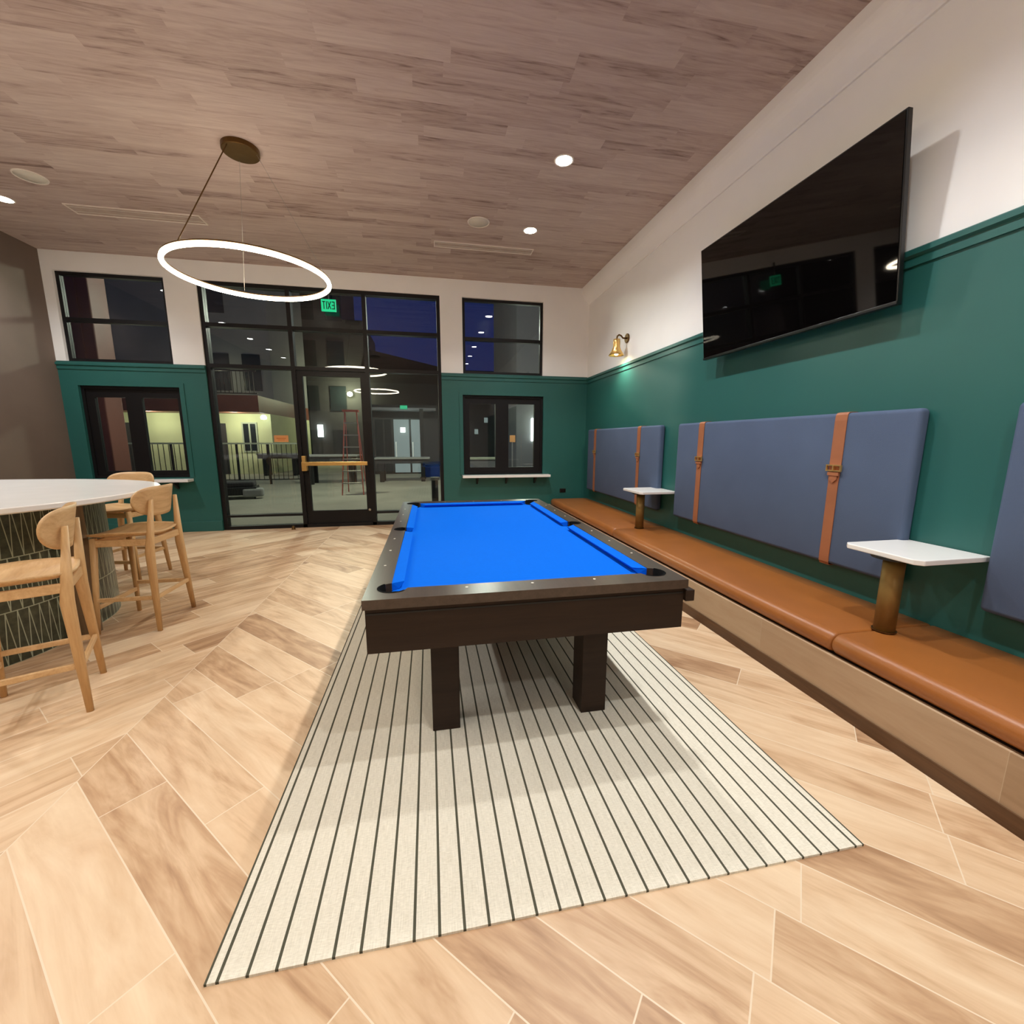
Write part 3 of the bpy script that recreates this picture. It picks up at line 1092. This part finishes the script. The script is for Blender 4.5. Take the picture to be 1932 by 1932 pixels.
def cushion(along, fixed, a0, a1, inward, mitre0, mitre1):
    """along 'y' or 'x'; fixed = wood edge; nose lies inward of it"""
    bm = bmesh.new()
    nose = fixed + inward * cwid
    zz = (zt_ - 0.002, zt_ - 0.012, zt_ - 0.036)
    def P(u_, v_, z_):
        return (v_, u_, z_) if along == 'y' else (u_, v_, z_)
    r0 = [P(a0, fixed, zz[0]), P(a0 + mitre0, nose, zz[1]), P(a0 + mitre0, nose - inward * 0.004, zz[1] - 0.008), P(a0 + mitre0 * 0.5, nose - inward * 0.02, zz[2]), P(a0, fixed, zz[2])]
    r1 = [P(a1, fixed, zz[0]), P(a1 - mitre1, nose, zz[1]), P(a1 - mitre1, nose - inward * 0.004, zz[1] - 0.008), P(a1 - mitre1 * 0.5, nose - inward * 0.02, zz[2]), P(a1, fixed, zz[2])]
    add_loft(bm, [r0, r1])
    obj('rail_cushion', bm, M['cloth'], t)


for sx_ in (-1, 1):
    cushion('y', sx_ * iw, -il + g_c, -g_s, -sx_, 0.055, 0.018)
    cushion('y', sx_ * iw, g_s, il - g_c, -sx_, 0.018, 0.055)
for sy_ in (-1, 1):
    cushion('x', sy_ * il, -iw + g_c, iw - g_c, -sy_, 0.055, 0.055)
for (px_, py_, pr) in ((iw - cc, -il + cc, pk), (iw + 0.022, 0, 0.055), (iw - cc, il - cc, pk), (-iw + cc, il - cc, pk), (-iw - 0.022, 0, 0.055), (-iw + cc, -il + cc, pk)):
    bm = bmesh.new()
    sgx = 1 if px_ > 0 else -1
    add_lathe(bm, [(pr + 0.006, zt_ + 0.001), (pr - 0.003, zt_ + 0.001), (pr - 0.006, zt_ - 0.09), (0.0, zt_ - 0.12), (0, zt_ - 0.125), (pr + 0.0, zt_ - 0.1), (pr + 0.004, zt_ - 0.02)], (px_, py_), 28, closed=False)
    # keep only the outer half of the rim so the mouth stays open to the cloth
    dirx, diry = sgx, (0 if abs(py_) < 0.1 else (1 if py_ > 0 else -1))
    dv = Vector((dirx, diry)).normalized()
    kill = [v_ for v_ in bm.verts if (Vector((v_.co.x - px_, v_.co.y - py_)).dot(dv) < -0.012 and v_.co.z > zt_ - 0.045)]
    bmesh.ops.delete(bm, geom=kill, context='VERTS')
    obj('pocket_liner', bm, M['pocket_black'], t, smooth=True)
# black discs just above the cloth stand in for the dark of open pockets
for (px_, py_, pr) in ((iw - cc, -il + cc, pk), (iw - cc, il - cc, pk), (-iw + cc, il - cc, pk), (-iw + cc, -il + cc, pk), (iw + 0.022, 0, 0.05), (-iw - 0.022, 0, 0.05)):
    bm = bmesh.new()
    add_cyl(bm, (px_, py_, zt_ - 0.0395), (px_, py_, zt_ - 0.037), pr - 0.006, n=28)
    obj('pocket_dark_disc', bm, M['pocket_black'], t)
# sights
sight = []
for k in (-3, -2, -1, 1, 2, 3):
    for s_ in (-1, 1):
        sight.append((s_ * (W_ - 0.045), k * 0.304))
for k in (-1, 0, 1):
    for s_ in (-1, 1):
        sight.append((k * 0.294, s_ * (L_ - 0.085)))
for (a_, b_) in sight:
    bm = bmesh.new()
    add_cyl(bm, (a_, b_, zt_ - 0.001), (a_, b_, zt_ + 0.0012), 0.0065, n=14)
    obj('sight', bm, M['pearl'], t)
# legs
for sx_ in (-1, 1):
    for (y0_, y1_) in ((1.91, 2.05), (4.10, 4.24)):
        xa = (-0.024, 0.11) if sx_ < 0 else (0.74, 0.874)
        obj('leg', B((xa[0] - tcx, xa[1] - tcx, y0_ - tcy, y1_ - tcy, 0.0, az0 + 0.03)), M['table_dark'], t, bevel=0.003)
obj('chalk_holder', B((ax, ax + 0.045, -L_ + 0.0, -L_ + 0.06, 0.675, 0.73)), M['table_dark'], t, bevel=0.004)

# ------------------------------------------------------------------ island
IX, IY = -3.94, 3.55
ITZ = 1.04


def superellipse(a_, b_, e, n=96):
    P = []
    for k in range(n):
        th = 2 * PI * k / n
        c_, s_ = math.cos(th), math.sin(th)
        P.append((math.copysign(abs(c_) ** (2 / e), c_) * a_, math.copysign(abs(s_) ** (2 / e), s_) * b_))
    return P


A_TOP, B_TOP = 1.79, 1.36
t = thing('island_counter', 'oval island counter with white top and green zigzag tile base', 'counter', (IX, IY, 0))
bm = bmesh.new()
rr = []
for (ins, z_) in ((0.012, ITZ - 0.04), (0.0, ITZ - 0.032), (0.0, ITZ - 0.006), (0.006, ITZ)):
    rr.append([(p_[0], p_[1], z_) for p_ in superellipse(A_TOP - ins, B_TOP - ins, 2.2)])
add_loft(bm, rr)
# keep clear of the taupe wall
for v_ in bm.verts:
    v_.co.x = max(v_.co.x, XL - IX + 0.002)
obj('countertop', bm, M['quartz'], t)
bm = bmesh.new()
pts = superellipse(1.375, 0.98, 2.6, 120)
lo = [bm.verts.new((max(p_[0], XL - IX + 0.003), p_[1], 0)) for p_ in pts]
hi = [bm.verts.new((max(p_[0], XL - IX + 0.003), p_[1], ITZ - 0.04)) for p_ in pts]
uvl = bm.loops.layers.uv.new('UVMap')
acc = 0.0
n = len(pts)
for i in range(n):
    j = (i + 1) % n
    d = math.dist(pts[i], pts[j])
    f_ = bm.faces.new((lo[i], lo[j], hi[j], hi[i]))
    for lp, (uq, vq) in zip(f_.loops, ((acc, 0), (acc + d, 0), (acc + d, ITZ - 0.04), (acc, ITZ - 0.04))):
        lp[uvl].uv = (uq, vq)
    acc += d
bm.faces.new(hi)
obj('tiled_base', bm, M['zigzag'], t, smooth=False)
obj('wood_fin', B((1.31, 1.475, -0.09, -0.01, 0, ITZ - 0.04)), M['walnut'], t, bevel=0.003)


# ------------------------------------------------------------------ bar stools
def leg_bm(p0, p1, w0, d0, w1, d1, mid=None):
    """tapered leg between p0 (bottom) and p1 (top), rounded-rectangle section"""
    bm = bmesh.new()
    def sec(p_, w_, d_):
        e = 0.32
        P = []
        for k in range(16):
            th = 2 * PI * k / 16
            c_, s_ = math.cos(th), math.sin(th)
            P.append((p_[0] + math.copysign(abs(c_) ** (2 / 3.2), c_) * d_ / 2, p_[1] + math.copysign(abs(s_) ** (2 / 3.2), s_) * w_ / 2, p_[2]))
        return P
    rings = [sec(p0, w0, d0)]
    if mid:
        rings.append(sec(mid[0], mid[1], mid[2]))
    rings.append(sec(p1, w1, d1))
    add_loft(bm, rings)
    return bm


def make_stool():
    """faces +x; origin at the floor centre of the four feet"""
    t = thing('bar_stool', '', 'bar stool')
    SH = 0.75
    # seat: saddle plate, curved and thin
    bm = bmesh.new()
    NX, NY = 14, 14
    top, bot = [], []
    for i in range(NX + 1):
        u_ = -1 + 2 * i / NX
        rt_, rb_ = [], []
        for j in range(NY + 1):
            v_ = -1 + 2 * j / NY
            # map the square to a rounded square
            k = 0.5
            sxq = u_ * math.sqrt(1 - k * v_ * v_ * 0.42)
            syq = v_ * math.sqrt(1 - k * u_ * u_ * 0.42)
            x_ = sxq * 0.215 + 0.0
            wdt = 0.225 + 0.010 * u_
            y_ = syq * wdt
            dz = 0.022 * (syq ** 2) - 0.012 * (1 - sxq ** 2) * (1 - syq ** 2) - 0.010 * max(0, sxq) ** 3
            rt_.append(bm.verts.new((x_, y_, SH - 0.012 + dz)))
            edge_ = max(abs(u_), abs(v_))
            th = 0.030 - 0.016 * edge_ ** 6
            rb_.append(bm.verts.new((x_ * 0.985, y_ * 0.985, SH - 0.012 + dz - th)))
        top.append(rt_); bot.append(rb_)
    for i in range(NX):
        for j in range(NY):
            bm.faces.new((top[i][j], top[i + 1][j], top[i + 1][j + 1], top[i][j + 1]))
            bm.faces.new((bot[i][j], bot[i][j + 1], bot[i + 1][j + 1], bot[i + 1][j]))
    for i in range(NX):
        bm.faces.new((top[i][0], bot[i][0], bot[i + 1][0], top[i + 1][0]))
        bm.faces.new((top[i][NY], top[i + 1][NY], bot[i + 1][NY], bot[i][NY]))
        bm.faces.new((top[0][i], top[0][i + 1], bot[0][i + 1], bot[0][i]))
        bm.faces.new((top[NX][i], bot[NX][i], bot[NX][i + 1], top[NX][i + 1]))
    obj('seat', bm, M['oakh'], t, smooth=True)
    # legs
    for s_ in (-1, 1):
        obj('leg', leg_bm((0.20, s_ * 0.23, 0), (0.165, s_ * 0.185, SH - 0.035), 0.026, 0.026, 0.040, 0.042), M['oak'], t, smooth=True)
        # rear leg rises past the seat to carry the back
        obj('leg', leg_bm((-0.205, s_ * 0.235, 0), (-0.215, s_ * 0.150, 0.985), 0.027, 0.030, 0.026, 0.024,
                          ((-0.185, s_ * 0.192, 0.60), 0.046, 0.056)), M['oak'], t, smooth=True)
    # aprons
    def bar(name, p0, p1, w_, h_):
        bm = bmesh.new()
        p0, p1 = Vector(p0), Vector(p1)
        d = (p1 - p0).normalized()
        sd = Vector((-d.y, d.x, 0)).normalized() * w_ / 2
        uz = Vector((0, 0, h_ / 2))
        add_loft(bm, [[p_ + sd + uz, p_ - sd + uz, p_ - sd - uz, p_ + sd - uz] for p_ in (p0, p1)])
        obj(name, bm, M['oakh'], t, bevel=0.004)
    za = SH - 0.075
    for s_ in (-1, 1):
        bar('seat_rail', (-0.19, s_ * 0.187, za), (0.165, s_ * 0.187, za), 0.022, 0.05)
        bar('stretcher', (-0.20, s_ * 0.212, 0.255), (0.19, s_ * 0.214, 0.255), 0.020, 0.030)
    bar('seat_rail', (0.165, -0.175, za), (0.165, 0.175, za), 0.022, 0.05)
    bar('seat_rail', (-0.19, -0.175, za), (-0.19, 0.175, za), 0.022, 0.05)
    bar('stretcher', (0.188, -0.205, 0.20), (0.188, 0.205, 0.20), 0.024, 0.032)
    bar('stretcher', (-0.20, -0.205, 0.255), (-0.20, 0.205, 0.255), 0.020, 0.030)
    # backrest: curved D-shaped plywood shell in front of the rear legs
    bm = bmesh.new()
    NU, NV = 24, 8
    F, Bk = [], []
    HW, z0_, z1_ = 0.235, 0.855, 1.080
    for i in range(NU + 1):
        u_ = -math.cos(PI * i / NU)
        rf, rb_ = [], []
        # outline: flat-ish top with round corners, deeper round bottom corners
        ztop = z0_ + (z1_ - z0_) * (0.60 + 0.40 * max(0.0, 1 - abs(u_) ** 4.5) ** 0.45)
        zbot = z0_ + (z1_ - z0_) * (0.60 - 0.60 * max(0.0, 1 - abs(u_) ** 3.2) ** 0.5)
        for j in range(NV + 1):
            w_ = j / NV
            z_ = zbot + (ztop - zbot) * w_
            y_ = u_ * HW
            x_ = -0.218 + 0.085 * u_ * u_ - 0.04 * (z_ - z0_) / (z1_ - z0_)
            rf.append(bm.verts.new((x_ + 0.012, y_, z_)))
            rb_.append(bm.verts.new((x_, y_ * 1.01, z_)))
        F.append(rf); Bk.append(rb_)
    for i in range(NU):
        for j in range(NV):
            bm.faces.new((F[i][j], F[i][j + 1], F[i + 1][j + 1], F[i + 1][j]))
            bm.faces.new((Bk[i][j], Bk[i + 1][j], Bk[i + 1][j + 1], Bk[i][j + 1]))
        bm.faces.new((F[i][0], F[i + 1][0], Bk[i + 1][0], Bk[i][0]))
        bm.faces.new((F[i][NV], Bk[i][NV], Bk[i + 1][NV], F[i + 1][NV]))
    for i in (0, NU):
        bm.faces.new([F[i][j] for j in range(NV + 1)] + [Bk[i][j] for j in range(NV, -1, -1)])
    bmesh.ops.remove_doubles(bm, verts=bm.verts[:], dist=1e-5)
    bmesh.ops.translate(bm, verts=bm.verts[:], vec=(0.012, 0, 0))
    obj('backrest', bm, M['oakh'], t, smooth=True)
    return t


st = make_stool()
spots = [((-2.24, 3.68), PI, 'whole oak bar stool at the right side of the island'),
         ((-2.097, 2.543), PI + math.radians(26.5), 'oak bar stool nearest the camera, cut by the left edge of the photo'),
         ((-3.12, 4.98), -PI / 2 - math.radians(8), 'oak bar stool half hidden behind the far end of the island')]
for i, ((x, y), rz, lb) in enumerate(spots):
    o = st if i == 0 else copy_tree(st)
    o.location = (x, y, 0)
    o.rotation_euler = (0, 0, rz)
    o['label'] = lb
    o['group'] = 'oak bar stools around the island'

# ------------------------------------------------------------------ outdoors
o = obj('patio_ground', B((-30, 24, YB + 0.16, 48, -0.12, -0.02)), M['concrete'])
tag(o, 'grey concrete patio beyond the glass', 'patio', kind='structure')

# lit building on the left
t = thing('apartment_building', 'pale building with lit yellow ground floor beyond the left panes', 'building', (-11.5, 20, 0))
X = -11.5
obj('wall', B((-8.5, 4.9, 0, 6, -0.02, 2.5)), M['stucco_cream'], t)
obj('floor_slab', B((-8.5, 4.9, -1.2, 6, 2.5, 3.15)), M['brown_metal'], t)
obj('upper_wall', B((-8.5, 4.9, 0.6, 6, 3.15, 14)), M['stucco_grey'], t)
for (xa, xb, za_, zb_) in ((2.45, 3.15, 0, 2.1), (-1.1, 0.0, 0, 2.1)):
    obj('door', B((xa, xb, -0.03, 0.0, -0.02, zb_)), M['stucco_dark'], t)
for (xa, xb) in ((3.75, 4.35), (-3.4, -1.7)):
    f_ = obj('window', frame_bm(xa, xb, 0.9, 2.15, 0.06, -0.04, 0.0, [((xa + xb) / 2 - 0.03, (xa + xb) / 2 + 0.03, 0.96, 2.09)]), M['white_rail'], t)
    obj('window_pane', B((xa + 0.06, xb - 0.06, -0.02, 0.0, 0.96, 2.09)), M['far_glass'], f_)
for (xa, xb, zb_) in ((2.2, 3.3, 3.5), (3.8, 4.5, 3.5), (-2.5, -1.0, 3.5), (2.2, 3.3, 6.6), (-2.5, -1.0, 6.6), (2.2, 3.3, 9.7)):
    obj('window', B((xa, xb, 0.55, 0.6, zb_, zb_ + 1.5)), M['far_glass'], t)
bm = B((-8.5, 4.9, -1.2, -1.16, 4.05, 4.10), (-8.5, 4.9, -1.2, -1.16, 3.2, 3.24))
for k in range(90):
    xx = -8.4 + k * 0.148
    add_box(bm, xx, xx + 0.02, -1.19, -1.17, 3.24, 4.05)
obj('balcony_railing', bm, M['dark_metal'], t)
bm = bmesh.new()
add_lathe(bm, [(0, 0), (0.1, 0.02), (0.12, 0.1), (0.07, 0.18), (0, 0.2)], (4.75, -0.35), 14)
bmesh.ops.translate(bm, verts=bm.verts[:], vec=(0, 0, 2.25))
obj('porch_lamp', bm, M['lamp_white'], t, smooth=True)
point('porch_light', (-7.6, 19.0, 2.3), 42, (0.95, 1.0, 0.72), 0.1)
point('porch_light', (-10.6, 19.0, 2.3), 30, (0.95, 1.0, 0.72), 0.1)
point('porch_light', (-13.6, 19.0, 2.3), 16, (0.95, 1.0, 0.6), 0.1)
point('balcony_light', (-8.2, 19.6, 3.9), 12, (0.95, 1.0, 0.55), 0.1)

# dark building in the middle
t = thing('apartment_building', 'tall dark apartment block beyond the middle panes', 'building', (-7.0, 27, 0))
obj('wall', B((-2.2, 2.1, 0, 6, -0.02, 13), (2.1, 3.4, 0, 6, -0.02, 8.2)), M['stucco_dark'], t)
obj('lower_wing', B((3.4, 13.8, -0.5, 6, -0.02, 5.3)), M['stucco_dark'], t)
for k in range(5):
    for q in range(3):
        obj('window', B((-1.6 + q * 1.5, -0.7 + q * 1.5, -0.06, 0.0, 0.6 + k * 2.5, 2.0 + k * 2.5)), M['far_glass'], t)
bm = bmesh.new()
add_prism(bm, [(3.2, 5.2), (14.2, 5.2), (14.2, 5.5), (8.4, 5.5), (3.6, 6.5)], -0.9, 6.2)
for v_ in bm.verts:
    v_.co = Vector((v_.co.x, v_.co.z, v_.co.y))
obj('roof', bm, M['hill'], t)
bm = bmesh.new()
add_lathe(bm, [(0, -0.14), (0.12, -0.1), (0.16, 0), (0.12, 0.1), (0, 0.14)], (2.55, -0.35), 16)
bmesh.ops.translate(bm, verts=bm.verts[:], vec=(0, 0, 4.05))
obj('flood_lamp', bm, M['lamp_glow'], t, smooth=True)
point('flood_light', (-4.45, 26.0, 4.05), 160, (0.95, 1.0, 0.6), 0.15)
for (xa, zb_) in ((9.2, 2.1), (9.75, 1.8), (10.35, 2.5), (11.1, 1.6), (12.3, 2.2)):
    obj('lit_window', B((xa, xa + 0.22, -0.56, -0.5, zb_, zb_ + 0.3)), M['lit_glass'], t)
obj('entrance_lamp', B((0.62, 0.9, -0.2, -0.06, 1.6, 2.3)), M['lamp_white'], t)

# lobby at the right, behind the sidelight
t = thing('lobby_building', 'low building with a lit glazed lobby entrance beyond the right sidelight', 'building', (-1.2, 19, 0))
obj('wall', B((-1.5, -1.1, 0, 5, -0.02, 2.9), (0.92, 1.6, 0, 5, -0.02, 2.9), (-1.1, 0.92, 0, 5, 2.35, 2.9)), M['stucco_dark'], t)
obj('canopy', B((-1.4, 1.5, -0.9, 0, 2.62, 2.72)), M['stucco_grey'], t)
bm = frame_bm(-1.1, 0.92, -0.02, 2.35, 0.06, -0.04, 0.04, [(-0.72, -0.66, 0.04, 2.29), (-0.38, -0.28, 0.04, 2.29), (0.36, 0.44, 0.04, 2.29)])
obj('door_frame', bm, M['dark_metal'], t)
for (xa, xb) in ((-1.04, -0.72), (-0.66, -0.38), (-0.28, 0.36), (0.44, 0.86)):
    obj('door_pane', B((xa, xb, -0.01, 0.01, 0.04, 2.29)), M['lit_glass'] if xa > -0.3 else M['far_glass'], t)
for xx in (-0.20, 0.50):
    obj('pull_handle', B((xx - 0.03, xx + 0.03, -0.12, -0.08, 0.6, 1.35)), M['quartz'], t)
obj('lobby_light', B((0.0, 0.2, -0.06, -0.02, 1.75, 1.95)), M['lamp_white'], t)
obj('exit_panel', B((0.08, 0.36, -0.98, -0.92, 2.66, 2.80)), M['exit_green'], t)
point('lobby_glow', (-1.0, 17.8, 2.0), 14, (0.8, 1.0, 0.85), 0.1)

# building at far right, seen through the right windows
t = thing('apartment_building', 'dark grey building beyond the right-hand windows', 'building', (6.2, 17, 0))
obj('wall', B((-2.75, 4, 0, 6, 2.9, 9.5), (-2.75, -2.0, 0, 6, -0.02, 2.9), (-1.2, 4, 0, 6, -0.02, 2.9)), M['stucco_grey'], t)
obj('entry_recess', B((-2.0, -1.2, 0.6, 0.7, -0.02, 2.9)), M['stucco_cream'], t)
obj('entry_door', B((-1.85, -1.45, 0.52, 0.6, -0.02, 2.1)), M['dark_metal'], t)
obj('wall_light', B((-2.14, -2.02, -0.12, 0.0, 1.4, 2.3)), M['lamp_white'], t)
point('entry_area_glow', (4.6, 16.4, 2.3), 22, (0.85, 1.0, 0.75), 0.1)

# low hill on the skyline
bm = bmesh.new()
ring0 = [(-20 + k * 3, 47.0, -0.1) for k in range(16)]
ring1 = [(-20 + k * 3, 47.0, 5.0 + 2.0 * math.sin(k * 0.7) + (1.5 if k < 6 else 0)) for k in range(16)]
add_loft(bm, [ring0, ring1, [(p_[0], 49.5, -0.1) for p_ in ring0]], closed=False, cap=False)
o = obj('hillside', bm, M['hill'])
tag(o, 'low dark hill on the skyline', 'hill', kind='structure')

# brown pillar outside the left windows
t = thing('patio_pillar', 'reddish-brown clad pillar just outside the left windows', 'pillar', (-5.86, 9.2, 0))
obj('shaft', B((-0.34, 0.20, -0.2, 0.25, -0.02, 5.2)), M['brown_metal'], t, bevel=0.02)
obj('side_panel', B((-0.06, 0.02, -0.215, -0.2, -0.02, 5.2)), M['brown_metal'], t)
obj('base_plate', B((-0.38, 0.24, -0.24, 0.29, -0.02, 0.08)), M['dark_metal'], t)

# railing in front of the lit building
t = thing('patio_railing', 'long metal railing in front of the lit yellow building', 'railing', (-8.2, 15.2, 0))
xr0, xr1 = -2.6, 4.0
obj('top_rail', B((xr0, xr1, -0.025, 0.025, 1.28, 1.33)), M['white_rail'], t)
obj('bottom_rail', B((xr0, xr1, -0.02, 0.02, 0.12, 0.15)), M['dark_metal'], t)
for k in range(8):
    xx = xr0 + 0.02 + (xr1 - xr0 - 0.09) * k / 7
    obj('post', B((xx, xx + 0.055, -0.03, 0.03, -0.02, 1.28)), M['dark_metal'], t)
bm = bmesh.new()
for k in range(44):
    xx = xr0 + 0.1 + k * 0.148
    add_box(bm, xx, xx + 0.016, -0.008, 0.008, 0.15, 1.28)
obj('balusters', bm, M['dark_metal'], t)


def patio_table(x, y, w_, d_, h_, label):
    t = thing('patio_table', label, 'table', (x, y, -0.02))
    obj('table_top', B((-w_ / 2, w_ / 2, -d_ / 2, d_ / 2, h_ - 0.05, h_)), M['grey_cushion'], t, bevel=0.006)
    obj('apron', B((-w_ / 2 + 0.05, w_ / 2 - 0.05, -d_ / 2 + 0.05, d_ / 2 - 0.05, h_ - 0.2, h_ - 0.05)), M['stucco_dark'], t)
    for a_ in (-1, 1):
        for b_ in (-1, 1):
            cx_, cy_ = a_ * (w_ / 2 - 0.25), b_ * (d_ / 2 - 0.18)
            obj('leg', B((cx_ - 0.07, cx_ + 0.07, cy_ - 0.07, cy_ + 0.07, 0, h_ - 0.2)), M['dark_metal'], t)


patio_table(-3.2, 15.1, 1.75, 0.9, 0.96, 'outdoor table with thick dark legs seen through the entrance door')
patio_table(-0.95, 15.6, 1.9, 0.9, 0.84, 'outdoor table with thick dark legs seen through the right sidelight')
patio_table(-6.0, 19.0, 1.6, 0.8, 0.90, 'small outdoor table by the railing, beyond the left pane')

# step ladder
t = thing('step_ladder', 'pinkish-orange step ladder standing on the patio behind the door', 'ladder', (-2.03, 12.1, -0.02))
ht = 2.2
for s_ in (-1, 1):
    obj('side_rail', leg_bm((s_ * 0.27, -0.35, 0), (s_ * 0.15, 0, ht), 0.05, 0.03, 0.05, 0.03), M['ladder'], t)
    obj('rear_rail', leg_bm((s_ * 0.25, 0.45, 0), (s_ * 0.14, 0.03, ht - 0.05), 0.04, 0.025, 0.04, 0.025), M['ladder'], t)
for k in range(1, 7):
    f_ = k / 7
    hw = 0.27 - 0.12 * f_
    yy = -0.35 + 0.35 * f_
    obj('step', B((-hw, hw, yy - 0.04, yy + 0.04, ht * f_ - 0.015, ht * f_ + 0.015)), M['alu'], t)
obj('top_cap', B((-0.2, 0.2, -0.08, 0.1, ht - 0.02, ht + 0.03)), M['ladder'], t)

# lounge chair
t = thing('lounge_chair', 'low dark outdoor lounge chair with grey cushion outside the left pane', 'chair', (-4.85, 11.6, -0.02), 0.25)
obj('frame', B((-0.75, 0.55, -0.35, 0.35, 0.10, 0.30), (-0.75, -0.55, -0.35, 0.35, 0.3, 0.62)), M['dark_metal'], t, bevel=0.02)
obj('cushion', B((-0.5, 0.5, -0.3, 0.3, 0.30, 0.42)), M['stucco_dark'], t, bevel=0.03)
obj('pillow', B((0.25, 0.7, -0.38, -0.1, 0.05, 0.26)), M['grey_cushion'], t, bevel=0.05)
for a_ in (-0.7, 0.5):
    for b_ in (-0.3, 0.3):
        obj('leg', B((a_ - 0.02, a_ + 0.02, b_ - 0.02, b_ + 0.02, 0, 0.1)), M['dark_metal'], t)

# low wall and sign post seen through the lower right window
t = thing('planter_wall', 'low pale planter wall beyond the lower right window', 'planter', (1.75, 14.2, -0.02))
obj('wall_body', B((-0.65, 0.65, -0.2, 0.2, 0, 0.82)), M['stucco_grey'], t)
obj('coping', B((-0.68, 0.68, -0.23, 0.23, 0.82, 0.88)), M['white_rail'], t)
t = thing('sign_post', 'small orange sign on a thin post beyond the lower right window', 'sign', (2.9, 15.0, -0.02))
obj('post', B((-0.02, 0.02, -0.02, 0.02, 0, 1.4)), M['alu'], t)
obj('sign_board', B((-0.10, 0.10, -0.035, -0.02, 1.38, 1.62)), M['sign_paper'], t)
point('entry_area_glow', (3.0, 13.6, 2.9), 45, (0.9, 1.0, 0.75), 0.1)  # added point light without a fixture, brightens the ground by the right window
point('pillar_fill', (-4.9, 8.5, 1.9), 5, (1.0, 0.9, 0.75), 0.1)  # fill light added so the brown pillar shows, no lamp stands here

# bollard and storage box
t = thing('patio_bollard', 'dark blue-grey bollard on the patio at the right edge of the sidelight', 'bollard', (0.085, 9.0, -0.02))
bm = bmesh.new()
add_cyl(bm, (0, 0, 0), (0, 0, 0.62), 0.07, n=20)
obj('shaft', bm, M['stucco_dark'], t)
bm = bmesh.new()
add_cyl(bm, (0, 0, 0.62), (0, 0, 0.68), 0.10, n=20)
obj('cap', bm, M['grey_cushion'], t)
t = thing('storage_box', 'blue plastic storage box under the lit lobby front', 'box', (0.05, 17.2, -0.02))
obj('box_body', B((-0.32, 0.32, -0.25, 0.25, 0, 0.45)), M['blue_box'], t, bevel=0.02)
obj('lid', B((-0.34, 0.34, -0.27, 0.27, 0.45, 0.50)), M['dark_metal'], t)

t = thing('patio_post', 'tall dark post at the right side of the lobby front', 'post', (-0.27, 16.6, -0.02))
obj('shaft', B((-0.07, 0.07, -0.07, 0.07, 0, 2.6)), M['dark_metal'], t)
obj('foot', B((-0.11, 0.11, -0.11, 0.11, 0, 0.05)), M['stucco_dark'], t)
point('patio_fill', (-2.5, 12.0, 4.4), 330, (0.95, 1.0, 0.75), 0.2)  # bare point light with no lamp body, set to brighten the patio ground
point('patio_fill', (1.5, 12.0, 4.4), 160, (0.95, 1.0, 0.8), 0.2)  # second bare point light for the ground brightness, also without a lamp body
